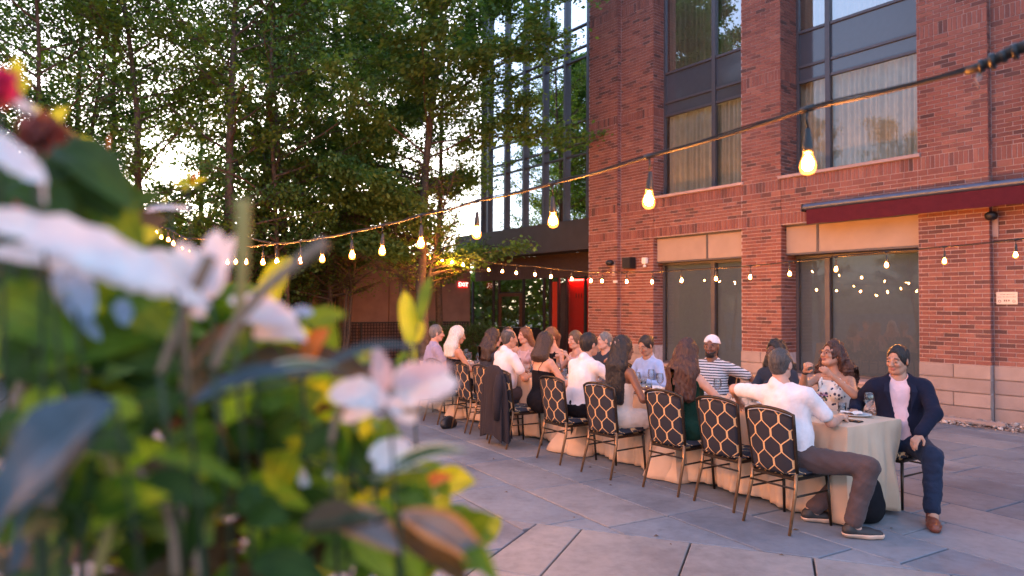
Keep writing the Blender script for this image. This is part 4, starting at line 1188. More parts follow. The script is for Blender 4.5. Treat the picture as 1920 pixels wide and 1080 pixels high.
ware('wine', .20, 1.02, 'wine glass beside the vase on the nearest table', None)
ware('water', -.08, 1.22, 'water tumbler standing between the two hands at the front of the nearest table', None)
ware('water', .24, 1.27, 'water tumbler in front of the laughing woman in glasses', None)
ware('plate', -.20, 1.22, 'white plate with a folded napkin at the corner by the man in the blazer', None)
ware('napkin', -.17, 1.21, 'crumpled white napkin lying on the plate by the man in the blazer', None)
ware('wine', .48, 1.12, 'wine glass in front of the curly haired laughing woman', None)
ware('wine', .72, .98, 'wine glass in the middle of the nearest table by the woman in slate', None)
ware('water', .80, 1.18, 'water tumbler by the woman in the slate top', None)
ware('plate', 1.0, .80, 'white plate in front of the woman in the green dress', None)
ware('wine', 1.12, 1.02, 'wine glass between the woman in green and the table middle', None)
ware('plate', .62, 1.18, 'white plate in front of the laughing woman', None)
ware('plate', .10, .78, 'white plate in front of the grey haired man', None)
ph = MB().box(-.04, .04, -.075, .075, 0, .011).build('mobile_phone', MAT['black'], None, bevel=.003, loc=TK(-.36, .90, TH + .006), rz=.7)
tag(ph, 'black phone lying face down at the near edge of the table', 'phone')
for ti in range(1, 5):
    a, b_ = TB[ti]; nm = ('second', 'middle', 'fourth', 'farthest')[ti - 1]
    for j in range(7 if ti < 4 else 5):
        t = a + .12 + (b_ - a - .2) * (j + rng.uniform(-.2, .2)) / 6.5
        k = (.80, 1.16, .92)[j % 3] + rng.uniform(-.03, .03)
        ware('wine', t, k, 'stemmed wine glass on the %s table' % nm, 'wine glasses on the %s table' % nm)
        if j % 2 == 0: ware('water', t + .1, .84 if j % 4 else 1.14, 'water tumbler on the %s table' % nm, 'water glasses on the %s table' % nm)
    for j in range(4):
        t = a + .25 + (b_ - a) * j / 4.2; k = .74 if j % 2 else 1.2
        ware('plate', t, k, 'white dinner plate on the %s table' % nm, 'plates on the %s table' % nm)
    for j in range(3):
        ware('napkin', a + .3 + .4 * j + ti * .013, (.93, 1.05, .9)[j], 'crumpled white napkin on the %s table' % nm, 'napkins on the %s table' % nm)
# ------------------------------------------------------------------ people: sculpted as smooth distance fields
f32 = np.float32
class Field:
    def __init__(s, lo, hi, h):
        s.h = h; s.lo = np.array(lo, f32); n = np.ceil((np.array(hi) - s.lo) / h).astype(int) + 1; s.n = n
        s.ax = [s.lo[i] + h * np.arange(n[i], dtype=f32) for i in range(3)]
        s.D = np.full(n, .08, f32)
    def sub(s, lo, hi):
        sl = []
        for i in range(3):
            a = max(0, int((lo[i] - s.lo[i]) / s.h)); b = min(s.n[i], int((hi[i] - s.lo[i]) / s.h) + 2)
            if b <= a: return None
            sl.append(slice(a, b))
        sl = tuple(sl)
        g = [s.ax[0][sl[0]][:, None, None], s.ax[1][sl[1]][None, :, None], s.ax[2][sl[2]][None, None, :]]
        return sl, g
    def _merge(s, sl, d, k, mode='add'):
        a = s.D[sl]
        if mode == 'sub':
            d = -d; h = np.clip(.5 - .5 * (d - a) / k * -1, 0, 1) if False else np.maximum(k - np.abs(a - d), 0) / k
            s.D[sl] = np.maximum(a, d) + h * h * k * .25
        else:
            h = np.maximum(k - np.abs(a - d), 0) / k
            s.D[sl] = np.minimum(a, d) - h * h * k * .25
    def cone(s, a, ra, b, rb, k=.02, mode='add', flat=None):
        a = np.array(a, f32); b = np.array(b, f32); R_ = max(ra, rb) + .07
        r = s.sub(np.minimum(a, b) - R_, np.maximum(a, b) + R_)
        if r is None: return
        sl, (X_, Y_, Z_) = r
        ab = b - a; L = float(ab @ ab) + 1e-9
        px, py, pz = X_ - a[0], Y_ - a[1], Z_ - a[2]
        t = np.clip((px * ab[0] + py * ab[1] + pz * ab[2]) / L, 0, 1)
        dx, dy, dz = px - t * ab[0], py - t * ab[1], pz - t * ab[2]
        if flat is not None:
            nrm, fac = flat; q = dx * nrm[0] + dy * nrm[1] + dz * nrm[2]; e = fac - 1
            dx = dx + q * nrm[0] * e; dy = dy + q * nrm[1] * e; dz = dz + q * nrm[2] * e
        s._merge(sl, (np.sqrt(dx * dx + dy * dy + dz * dz) - (ra + (rb - ra) * t)).astype(f32), k, mode)
    def ell(s, c, r, M=None, k=.02, mode='add', disp=None):
        c = np.array(c, f32); R_ = max(r) + .07
        q = s.sub(c - R_, c + R_)
        if q is None: return
        sl, (X_, Y_, Z_) = q
        X_, Y_, Z_ = X_ - c[0], Y_ - c[1], Z_ - c[2]
        if M is not None:
            x = X_ * M[0][0] + Y_ * M[1][0] + Z_ * M[2][0]; y = X_ * M[0][1] + Y_ * M[1][1] + Z_ * M[2][1]; z = X_ * M[0][2] + Y_ * M[1][2] + Z_ * M[2][2]
        else: x, y, z = X_, Y_, Z_
        k0 = np.sqrt((x / r[0]) ** 2 + (y / r[1]) ** 2 + (z / r[2]) ** 2); k1 = np.sqrt((x / r[0] ** 2) ** 2 + (y / r[1] ** 2) ** 2 + (z / r[2] ** 2) ** 2) + 1e-6
        s._merge(sl, (k0 * (k0 - 1) / k1).astype(f32), k, mode)
    def plane(s, p, n, k=.004):
        """cut away the side n points to"""
        p = np.array(p, f32); n = np.array(n, f32); n = n / np.linalg.norm(n)
        d = (s.ax[0][:, None, None] - p[0]) * n[0] + (s.ax[1][None, :, None] - p[1]) * n[1] + (s.ax[2][None, None, :] - p[2]) * n[2]
        s.D = np.maximum(s.D, d.astype(f32))
    def noise(s, amp, f, seed=0, aniso=(1, 1, 1), oct=2):
        g = np.random.default_rng(seed); X_, Y_, Z_ = s.ax[0][:, None, None] * aniso[0], s.ax[1][None, :, None] * aniso[1], s.ax[2][None, None, :] * aniso[2]
        tot = 0
        for o_ in range(oct):
            for k in range(3):
                w_ = g.normal(0, 1, 3); w_ /= np.linalg.norm(w_); w_ *= f * 2 ** o_; ph = g.uniform(0, 6.28); w2 = g.normal(0, 1, 3); w2 /= np.linalg.norm(w2); w2 *= f * .6 * 2 ** o_
                tot = tot + np.sin(X_ * w_[0] + Y_ * w_[1] + Z_ * w_[2] + ph + 1.6 * np.sin(X_ * w2[0] + Y_ * w2[1] + Z_ * w2[2])) / 2 ** o_
        s.D += (amp * tot / 3).astype(f32)
    def extract(s):
        D = s.D; S = D < 0; nx, ny, nz = D.shape
        c = np.zeros((nx - 1, ny - 1, nz - 1), np.int8)
        for i in (0, 1):
            for j in (0, 1):
                for k in (0, 1): c += S[i:nx - 1 + i, j:ny - 1 + j, k:nz - 1 + k]
        act = (c > 0) & (c < 8); ids = np.full(act.shape, -1, np.int64); idx = np.argwhere(act); ids[act] = np.arange(len(idx))
        if not len(idx): return np.zeros((0, 3)), np.zeros((0, 4), int)
        P = np.zeros((len(idx), 3)); cnt = np.zeros(len(idx))
        I, J, K = idx.T
        for ax in range(3):
            for a in (0, 1):
                for b in (0, 1):
                    o = [0, 0, 0]; o[(ax + 1) % 3] = a; o[(ax + 2) % 3] = b; e = list(o); e[ax] = 1
                    d0 = D[I + o[0], J + o[1], K + o[2]]; d1 = D[I + e[0], J + e[1], K + e[2]]
                    m = (d0 < 0) != (d1 < 0); t = d0[m] / (d0[m] - d1[m])
                    for q in range(3): P[m, q] += o[q] + (t if q == ax else 0)
                    cnt[m] += 1
        P = (P / cnt[:, None] + idx) * s.h + s.lo
        Q_ = []
        for ax in range(3):
            a1, a2 = (ax + 1) % 3, (ax + 2) % 3
            s0 = [slice(None)] * 3; s1 = [slice(None)] * 3; s0[ax] = slice(0, -1); s1[ax] = slice(1, None)
            for q in (a1, a2): s0[q] = slice(1, -1); s1[q] = slice(1, -1)
            A_, B_ = S[tuple(s0)], S[tuple(s1)]; ch = A_ != B_; e = np.argwhere(ch); inside = A_[ch]
            if not len(e): continue
            base = e.copy(); base[:, a1] += 1; base[:, a2] += 1
            def g(d1, d2):
                t = base.copy(); t[:, a1] -= d1; t[:, a2] -= d2; return ids[t[:, 0], t[:, 1], t[:, 2]]
            q4 = np.stack([g(1, 1), g(0, 1), g(0, 0), g(1, 0)], 1)
            q4[~inside] = q4[~inside][:, ::-1]; Q_.append(q4)
        return P, np.concatenate(Q_, 0)
def join(parts):
    V = []; Fq = []; b = 0
    for v, f in parts:
        if len(v): V.append(v); Fq.append(f + b); b += len(v)
    return np.concatenate(V), np.concatenate(Fq)
def fmesh(name, V, Fq, mat, paint=None, smoothit=0):
    me = mesh_np(name, V, Fq, mat, True)
    if paint is not None:
        a = me.attributes.new('paint', 'FLOAT', 'POINT'); a.data.foreach_set('value', paint.astype(f32))
    return me

def skin_mat(name, c, lip, browc):
    b = NB(name); co = b.coord()
    n = b.noise(co, 18, 5); n2 = b.noise(co, 140, 3)
    cc = b.ramp(n, [(.3, tuple(x * .88 for x in c)), (.7, tuple(min(1, x * 1.08) for x in c))])
    pt = b.n('ShaderNodeAttribute', _attribute_name='paint').outputs['Fac']
    l = b.math('MULTIPLY', b.math('LESS_THAN', b.math('ABSOLUTE', b.math('SUBTRACT', pt, .5)), .2), .75)
    cc = b.mix(l, cc, col(lip))
    br = b.math('MULTIPLY', b.math('GREATER_THAN', pt, .8), .8); cc = b.mix(br, cc, col(browc))
    red = b.math('MULTIPLY', b.math('LESS_THAN', pt, -.3), .3); cc = b.mix(red, cc, (c[0] * 1.0, c[1] * .62, c[2] * .55, 1))
    return b.done(b.bsdf(Base_Color=cc, Roughness=.52, Subsurface_Weight=.12, Subsurface_Radius=(.02, .008, .004), Subsurface_Scale=.5, Specular_IOR_Level=.4, Normal=b.bump(n2, .12, .002)))
SK = {'fair': skin_mat('skin_fair', (.55, .30, .21), (.50, .14, .12), (.10, .06, .04)), 'tan': skin_mat('skin_tan', (.46, .235, .15), (.40, .12, .10), (.03, .02, .015)),
      'olive': skin_mat('skin_olive', (.40, .20, .12), (.34, .10, .08), (.02, .013, .01)), 'brown': skin_mat('skin_brown', (.19, .085, .05), (.20, .06, .05), (.01, .008, .006)),
      'dark': skin_mat('skin_dark', (.10, .045, .03), (.13, .04, .035), (.008, .006, .005)), 'grey': skin_mat('skin_aged', (.52, .29, .21), (.42, .16, .13), (.25, .22, .2))}
def hair_mat(name, c, c2, sc_=1.0):
    b = NB(name); co = b.coord()
    mp = b.n('ShaderNodeMapping', Vector=co, Scale=(160 * sc_, 160 * sc_, 9 * sc_)).outputs[0]
    n = b.n('ShaderNodeTexNoise', Vector=mp, Scale=1.0, Detail=4, Roughness=.7, Distortion=.6).outputs[0]
    cc = b.ramp(n, [(.32, c), (.62, c2), (.75, tuple(min(1, x * 1.5) for x in c2))])
    return b.done(b.bsdf(Base_Color=cc, Roughness=.42, Specular_IOR_Level=.5, Normal=b.bump(n, 1.0, .010)))
HM = {'black': hair_mat('hair_black', (.004, .003, .003), (.014, .010, .009)), 'brown': hair_mat('hair_brown', (.018, .009, .006), (.06, .03, .018)), 'auburn': hair_mat('hair_auburn', (.022, .008, .006), (.085, .032, .02)),
      'red': hair_mat('hair_red', (.07, .025, .012), (.20, .085, .04)), 'grey': hair_mat('hair_grey', (.06, .055, .052), (.20, .19, .18)), 'dgrey': hair_mat('hair_darkgrey', (.022, .019, .017), (.09, .08, .075)), 'white': hair_mat('hair_white', (.42, .38, .33), (.75, .70, .64)), 'lbrown': hair_mat('hair_lightbrown', (.06, .032, .018), (.17, .10, .055))}
def stripe_mat():
    b = NB('striped_jersey'); co = b.coord(); z = b.n('ShaderNodeSeparateXYZ', Vector=co).outputs[2]
    s = b.math('LESS_THAN', b.math('FRACT', b.math('MULTIPLY', b.math('ADD', z, b.math('MULTIPLY', b.noise(co, 5, 2), .02)), 34)), .42)
    c = b.mix(s, (.62, .60, .60, 1), (.012, .015, .035, 1))
    return b.done(b.bsdf(Base_Color=c, Roughness=.9, Sheen_Weight=.2, Normal=b.bump(b.noise(co, 14, 4), .3, .02)))
def floral_mat():
    b = NB('floral_print'); co = b.coord()
    v = b.n('ShaderNodeTexVoronoi', Vector=co, Scale=22.0, Randomness=1.0).outputs['Distance']; n = b.noise(co, 30, 3)
    s = b.math('LESS_THAN', b.math('ADD', v, b.math('MULTIPLY', n, .5)), .55)
    c = b.mix(s, (.72, .68, .62, 1), (.03, .04, .09, 1))
    return b.done(b.bsdf(Base_Color=c, Roughness=.85))
CL = {'white': fabric('white_cotton', (.72, .66, .66), wr=.15), 'pink': fabric('pink_shirt', (.70, .48, .50), wr=.1), 'navy': fabric('navy_wool', (.012, .014, .030), sheen=.25), 'jeans': fabric('navy_trousers', (.018, .026, .05), wr=.15),
      'taupe': fabric('taupe_trousers', (.085, .058, .055), wr=.15), 'black': fabric('black_cloth', (.010, .009, .011), sheen=.15), 'green': fabric('green_lace', (.010, .040, .026), sheen=.2, wr=.5), 'cream': fabric('cream_dress', (.66, .56, .47)),
      'lblue': fabric('light_blue_shirt', (.34, .44, .66)), 'lav': fabric('lavender_shirt', (.30, .27, .40)), 'slate': fabric('slate_dress', (.035, .04, .055)), 'blush': fabric('blush_top', (.62, .40, .38)), 'stripe': stripe_mat(), 'floral': floral_mat(),
      'wjeans': fabric('white_jeans', (.66, .66, .70)), 'coat': fabric('dark_coat', (.028, .024, .028), sheen=.25), 'shoe': simple('black_shoe', (.02, .018, .018), .55), 'sole': simple('shoe_sole', (.62, .42, .30), .6), 'brownshoe': simple('brown_leather', (.17, .045, .022), .35)}
MAT['eye'] = simple('eye_white', (.42, .36, .32), .2, var=.02); MAT['iris'] = simple('iris', (.012, .008, .006), .1)

def rx(a): c, s = math.cos(a), math.sin(a); return np.array([[1, 0, 0], [0, c, -s], [0, s, c]])
def ry(a): c, s = math.cos(a), math.sin(a); return np.array([[c, 0, s], [0, 1, 0], [-s, 0, c]])
def rzm(a): c, s = math.cos(a), math.sin(a); return np.array([[c, -s, 0], [s, c, 0], [0, 0, 1]])
def ik(a, t, l1, l2, pole):
    a, t, pole = np.array(a, float), np.array(t, float), np.array(pole, float)
    d = t - a; L = np.linalg.norm(d); mx = (l1 + l2) * .995
    if L > mx: t = a + d * mx / L; d = t - a; L = mx
    u = d / L; x = (l1 * l1 - l2 * l2 + L * L) / (2 * L); h = math.sqrt(max(l1 * l1 - x * x, 1e-6))
    p = pole - u * (pole @ u); p /= np.linalg.norm(p)
    return a + u * x + p * h, t

def hand_parts(F_, wrist, elbow, palm_n, curl, side, s=1.0):
    """palm, four unequal bent fingers and a thumb"""
    d = wrist - elbow; d /= np.linalg.norm(d); n = np.array(palm_n, float); n = n - d * (n @ d); n /= np.linalg.norm(n)
    x = np.cross(d, n) * side                                   # towards the thumb
    x /= np.linalg.norm(x)
    F_.cone(wrist - d * .05 * s, .026 * s, wrist, .023 * s, .01, flat=(n, 1.25))
    c = wrist + d * .045 * s
    F_.cone(wrist + d * .012 * s, .026 * s, wrist + d * .07 * s, .034 * s, .012, flat=(n, 2.1))
    F_.cone(wrist + d * .07 * s + x * .02 * s, .016 * s, wrist + d * .07 * s - x * .02 * s, .015 * s, .01)
    for i, (off, ln, rr) in enumerate([(.026, .070, .0088), (.009, .078, .0090), (-.009, .073, .0088), (-.026, .058, .0078)]):
        p = wrist + d * (.078 - .004 * abs(i - 1)) * s + x * off * s; a = 0; dd = d.copy()
        for j, fr in enumerate((.46, .30, .24)):
            a += curl * (.55, .75, .6)[j] + i * .05
            dd = d * math.cos(a) + n * math.sin(a); q = p + dd * ln * fr * s
            F_.cone(p, rr * s * (1.05 - .1 * j), q, rr * s * (.98 - .1 * j), .005); p = q
    p = wrist + d * .022 * s + x * .022 * s; dd = d * .65 + x * .7 + n * (.25 + .4 * curl); dd /= np.linalg.norm(dd)
    q = p + dd * .042 * s; F_.cone(p, .0135 * s, q, .0105 * s, .008)
    d2 = d * .9 + x * .15 + n * (.2 + .6 * curl); d2 /= np.linalg.norm(d2); F_.cone(q, .0102 * s, q + d2 * .032 * s, .0085 * s, .005)

def person(p, face, label, group='guests seated at the long table', s=1.0, sex='m', lean=.12, side=0, twist=0, hy=0, hp=0, hr=0, hl=(-.16, .40, .79), hrr=(.16, .40, .79),
           el=None, er=None, curl=(.5, .5), palm=((0, 0, -1), (0, 0, -1)), fl=(-.11, .46), fr=(.11, .46), kn=(0, 0), toe=(0, 0), skin='fair', hair='short', hc='brown', top='tee', tc='white', bot='trousers', bc='black', shoe='shoe',
           near=1, hlen=.3, curlh=0, extra=(), hipz=.53, legs=True, sleeve=.62, seed=1, fat=1.0, soles='shoe', smile=False, shy=0):
    rz = math.atan2(face.y, face.x) - math.pi / 2
    hb, hh, hd_ = (.0095, .0052, .0052) if near == 2 else ((.012, .0068, .007) if near else (.015, .0085, .009))
    A = lambda *v: np.array(v, float)
    H = A(0, 0, hipz); RT = rzm(0) @ ry(side) @ rx(-lean); up = RT @ A(0, 0, 1); fw = RT @ A(0, 1, 0)
    ST = rzm(twist)                                                    # shoulders twist
    sw = (.182 if sex == 'm' else .152) * s; waist = H + up * .17 * s; chest = H + up * .33 * s; sc_ = H + up * .455 * s; nb = H + up * .50 * s
    rt = ST @ RT @ A(1, 0, 0); fwt = ST @ fw
    shr = sc_ + rt * sw + A(0, 0, .0) + A(0, shy, 0); shl = sc_ - rt * sw
    CM = np.stack([rt, fwt, up], 1)
    nd = up * .7 + A(0, .0, .3) + fw * .10; nd /= np.linalg.norm(nd)
    HR = rzm(hy) @ rx(-hp) @ ry(hr)
    hcn = nb + nd * .172 * s + HR @ A(0, .012, .012)
    hx = lambda x, y, z: hcn + HR @ (A(x, y, z) * s)
    # arms
    ua, fa = .285 * s, .255 * s
    er_ = A(*(er or (.6, -.25, -.8))); el_ = A(*(el or (-.6, -.25, -.8)))
    eR, wR = ik(shr, hrr, ua, fa, er_); eL, wL = ik(shl, hl, ua, fa, el_)
    hips = [H + A(sx * .088 * s, .02, -.01) for sx in (-1, 1)]
    th, sn = .44 * s, .425 * s
    pl = kn[0] if isinstance(kn[0], tuple) else (kn[0] - .12, .7, .75); pr = kn[1] if isinstance(kn[1], tuple) else (kn[1] + .12, .7, .75)
    kL, aL = ik(hips[0], (fl[0], fl[1], .085), th, sn, pl); kR, aR = ik(hips[1], (fr[0], fr[1], .085), th, sn, pr)
    m = sex == 'm'; g = fat
    def torso(F_, e, lowz=None):
        F_.ell(chest + fwt * .0, ((.160 if m else .135) * s + e, (.108 if m else .098) * s * g + e, .175 * s + e), CM, .05)
        F_.ell(waist + fw * .008, ((.142 if m else .118) * s * g + e, (.110 if m else .092) * s * g + e, .15 * s + e), RT, .06)
        F_.ell(H + A(0, -.005, .01), ((.165 if m else .168) * s + e, .125 * s + e, .125 * s + e), None, .06)
        F_.cone(sc_ + rt * (sw - .035) - up * .012, .056 * s + e, sc_ - rt * (sw - .035) - up * .012, .056 * s + e, .05)
        F_.cone(nb + up * .02, .052 * s + e, sc_ + rt * (sw - .05), .042 * s + e, .035); F_.cone(nb + up * .02, .052 * s + e, sc_ - rt * (sw - .05), .042 * s + e, .035)
        if not m:
            for sx in (-1, 1): F_.ell(chest + fwt * .078 * s + rt * sx * .062 * s + up * .0, (.055 * s + e, .052 * s + e, .056 * s + e), CM, .025)
    def arm(F_, sh, el__, wr, e, upto=2.0, ef=None):
        mm = 1.0 if m else .84; ef = e if ef is None else ef
        if upto <= 1:
            q = sh + (el__ - sh) * upto; F_.cone(sh, .050 * s * mm + e, q, (.040 * s * mm) + ef, .03)
        else:
            F_.cone(sh, .050 * s * mm + e, el__, .038 * s * mm + e, .03)
            q = el__ + (wr - el__) * min(1, upto - 1); F_.cone(el__, .039 * s * mm + e, q, .026 * s * mm + ef + (.013 * s * (2 - upto) if upto < 2 else 0), .02)
            F_.cone(el__ + (wr - el__) * .08, .041 * s * mm + e, el__ + (wr - el__) * min(.35, upto - 1), .037 * s * mm + e, .02)
    def leg(F_, hp_, kn_, an, e, upto=2.0, ef=None):
        ef = e if ef is None else ef
        if upto <= 1: F_.cone(hp_, .086 * s + e, hp_ + (kn_ - hp_) * upto, .064 * s + ef, .05)
        else:
            F_.cone(hp_, .086 * s + e, kn_, .058 * s + e, .05)
            q = kn_ + (an - kn_) * min(1, upto - 1)
            F_.cone(kn_, .056 * s + e, q, .036 * s + ef, .03)
            if e < .02: F_.cone(kn_ + (an - kn_) * .15 + A(0, -.012, 0), .052 * s + e, kn_ + (an - kn_) * .5 + A(0, -.012, 0), .044 * s + e, .02)
    def body_field(h, legs_=True):
        pts = np.array([H, nb, shr, shl, eR, eL, wR, wL, kL, kR, aL, aR]) if legs_ else np.array([H, nb, shr, shl, eR, eL, wR, wL])
        return Field(pts.min(0) - .17, pts.max(0) + .17, h)
    # ---------------- body
    F_ = body_field(hb); torso(F_, 0)
    arm(F_, shr, eR, wR, 0); arm(F_, shl, eL, wL, 0)
    for a_, b_, c_ in ((hips[0], kL, aL), (hips[1], kR, aR)):
        leg(F_, a_, b_, c_, 0); F_.cone(c_, .034 * s, c_ + A(0, .07, -.045), .03 * s, .02)
    F_.cone(nb - up * .03, .058 * s, hx(0, -.022, -.06), .050 * s, .03)
    parts = [F_.extract()]
    nbody = len(parts[0][0])
    # head
    G = Field(hcn - .17 * s, hcn + .17 * s, hh)
    G.ell(hx(0, -.016, .022), (.073 * s, .092 * s, .088 * s), HR, .02)
    G.ell(hx(0, .024, -.032), (.058 * s, .064 * s, .082 * s), HR, .03)
    G.cone(hx(.022, .045, -.088), .024 * s, hx(-.022, .045, -.088), .024 * s, .025); G.ell(hx(0, .066, -.094), (.022 * s, .020 * s, .017 * s), HR, .018)
    G.cone(hx(.044, .0, -.062), .022 * s, hx(.026, .045, -.088), .019 * s, .02); G.cone(hx(-.044, .0, -.062), .022 * s, hx(-.026, .045, -.088), .019 * s, .02)
    for sx in (-1, 1):
        G.ell(hx(sx * .031, .099, -.002), (.018 * s, .015 * s, .013 * s), HR, .012, 'sub')
        G.ell(hx(sx * .034, .070, -.030), (.020 * s, .018 * s, .016 * s), HR, .018)
        G.cone(hx(sx * .016, .084, .020), .009 * s, hx(sx * .046, .072, .020), .008 * s, .012)
        G.ell(hx(sx * .031, .083, -.003), (.0135 * s, .010 * s, .0105 * s), HR, .004)
        G.ell(hx(sx * .076, -.006, -.012), (.009 * s, .019 * s, .031 * s), HR @ rzm(-sx * .35), .008)
        G.ell(hx(sx * .011, .101, -.036), (.009 * s, .009 * s, .007 * s), HR, .006)
    G.cone(hx(0, .086, .008), .0085 * s, hx(0, .107, -.030), .0115 * s, .014)
    G.ell(hx(0, .088, -.058), ((.026 if smile else .022) * s, .0115 * s, .0055 * s), HR, .007); G.ell(hx(0, .086, -.068), (.018 * s, .0115 * s, .0060 * s), HR, .007)
    G.cone(hx(0, -.022, -.06), .050 * s, nb + up * .01, .053 * s, .03)
    gv, gf = G.extract(); loc = (gv - hcn) @ HR / s
    paint = np.zeros(len(gv))
    lips = (np.abs(loc[:, 0]) < (.027 if smile else .022)) & (loc[:, 1] > .078) & (loc[:, 2] > -.0745) & (loc[:, 2] < -.052)
    brow = (np.abs(np.abs(loc[:, 0]) - .032) < .018) & (loc[:, 1] > .05) & (np.abs(loc[:, 2] - .023 + .15 * (np.abs(loc[:, 0]) - .03) ** 1) < .0058)
    cheek = (np.abs(np.abs(loc[:, 0]) - .036) < .016) & (loc[:, 1] > .05) & (np.abs(loc[:, 2] + .033) < .016)
    paint[cheek] = -.6; paint[lips] = .5; paint[brow] = 1
    if 'stubble' in extra: paint[(loc[:, 1] > .0) & (loc[:, 2] < -.042) & (loc[:, 2] > -.115) & ~lips] = .0
    parts.append((gv, gf))
    nh = 0
    for wr, el__, pn, cu, sd, on in ((wR, eR, palm[1], curl[1], -1, True), (wL, eL, palm[0], curl[0], 1, True)):
        d = wr - el__; d /= np.linalg.norm(d); cc = wr + d * .07
        K = Field(cc - .13 * s, cc + .13 * s, hd_ if near else .0095); hand_parts(K, wr, el__, pn, cu, sd, s * (1.0 if m else .92))
        v_, f_ = K.extract(); nh += len(v_); parts.append((v_, f_))
    V, Fq = join(parts); pt = np.concatenate([np.zeros(nbody), paint, np.zeros(nh)])
    o = link('person', fmesh('person', V, Fq, SK[skin], pt), None, (p.x, p.y, 0), rz)
    tag(o, label, 'person', group)
    def add(name, F_, mat):
        v, f = F_.extract() if isinstance(F_, Field) else F_
        if len(v): return link(name, fmesh(name, v, f, mat), o)
    # eyes
    if near:
        for sx in (-1, 1):
            ew = MB().lathe([(.0008, .0), (.0075, .0006), (.0125, .003), (.0145, .007)], 10).build('eye_white', MAT['eye'], o, smooth=True); z = HR @ A(0, 1, 0); xx = HR @ A(1, 0, 0); yy = HR @ A(0, 0, 1); c_ = hx(sx * .031, .0915, -.003)
            ew.matrix_local = Matrix(((xx[0], yy[0], -z[0], c_[0]), (xx[1], yy[1], -z[1], c_[1]), (xx[2], yy[2], -z[2], c_[2]), (0, 0, 0, 1))) @ Matrix.Diagonal((.8, .34, .35, 1))
            e_ = MB().lathe([(.0008, .0), (.0045, .0008), (.0072, .003), (.0085, .007)], 10).build('eye', MAT['iris'], o, smooth=True)
            z = HR @ A(0, 1, 0); xx = HR @ A(1, 0, 0); yy = HR @ A(0, 0, 1)
            c_ = hx(sx * .031, .0935, -.003)
            e_.matrix_local = Matrix(((xx[0], yy[0], -z[0], c_[0]), (xx[1], yy[1], -z[1], c_[1]), (xx[2], yy[2], -z[2], c_[2]), (0, 0, 0, 1))) @ Matrix.Diagonal((1, .62, .35, 1))
    # ---------------- clothes
    hcl = {2: .0085, 1: .011, 0: .014}[near]
    if bot in ('trousers', 'shorts'):
        F_ = body_field(hcl); F_.ell(H + A(0, -.005, .01), ((.165 if m else .168) * s + .012, .125 * s + .012, .125 * s + .010), None, .06); F_.ell(waist + fw * .008, ((.142 if m else .118) * s * g + .008, (.110 if m else .092) * s * g + .008, .15 * s), RT, .06)
        for a_, b_, c_ in ((hips[0], kL, aL), (hips[1], kR, aR)): leg(F_, a_, b_, c_ + (b_ - c_) * .04, .016, 1.25 if bot == 'shorts' else 1.93, .026 if m else .012)
        F_.noise(.0065, 30, seed, (.8, .8, 1)); F_.noise(.0042, 75, seed + 5, (.7, .7, 1.2))
        F_.plane(H + up * .115 * s, up)
        add('trousers', F_, CL[bc])
    elif bot == 'dress':
        F_ = body_field(hcl); e = .014
        F_.ell(H + A(0, -.005, .01), (.168 * s + e, .125 * s + e, .125 * s + e), None, .06)
        mid = (kL + kR) / 2; F_.cone((hips[0] + hips[1]) / 2, .10 * s, mid, .075 * s, .05)
        for a_, b_, c_ in ((hips[0], kL, aL), (hips[1], kR, aR)):
            F_.cone(a_, .088 * s + e, b_, .064 * s + e, .06); F_.cone(b_, .062 * s + e, b_ + (c_ - b_) * .75, .075 * s, .06)
        F_.cone(mid, .07 * s, mid + ((aL + aR) / 2 - mid) * .75, .085 * s, .06)
        F_.noise(.007, 34, seed, (1, 1, .25)); F_.noise(.003, 80, seed + 5)
        F_.plane((0, 0, .22), (0, 0, -1)); F_.plane(H + up * .14, up)
        add('skirt', F_, CL[bc])
    F_ = body_field(hcl, False)
    e = .011 if near else .012
    if top in ('tee', 'shirt', 'blazer_shirt'):
        torso(F_, e)
        F_.ell(waist + fw * .012 + A(0, 0, -.02), ((.152 if m else .125) * s * g + e, (.118 if m else .10) * s * g + e, .15 * s), RT, .05)
        sl_ = {'tee': sleeve, 'shirt': sleeve, 'blazer_shirt': .2}[top]
        for sh_, e_, w_ in ((shr, eR, wR), (shl, eL, wL)): arm(F_, sh_, e_, w_, e - .002, sl_, e + .008) if top != 'blazer_shirt' else None
        F_.noise(.0042, 22, seed, (1, 1, .9)); F_.noise(.0036, 62, seed + 3, (1.2, 1.2, .55))
        F_.ell(nb + up * .045 + fw * .02, (.060 * s, .062 * s, .055 * s), RT, .008, 'sub')
        if top != 'tee':
            F_.cone(nb + fwt * .085 * s + up * .05, .030, nb + fwt * .13 * s - up * .07, .008, .01, 'sub')
            F_.cone(nb - fw * .03 * s + up * .035, .058 * s, nb - fw * .025 + up * .045, .057 * s, .008)
            F_.ell(nb + up * .075 + fw * .015, (.052 * s, .056 * s, .05 * s), RT, .006, 'sub')
        F_.plane(H - up * (.015 if 'untucked' in extra else -.03) * s + A(0, 0, 0), -up)
        add({'tee': 'shirt'}.get(top, 'shirt'), F_, CL[tc])
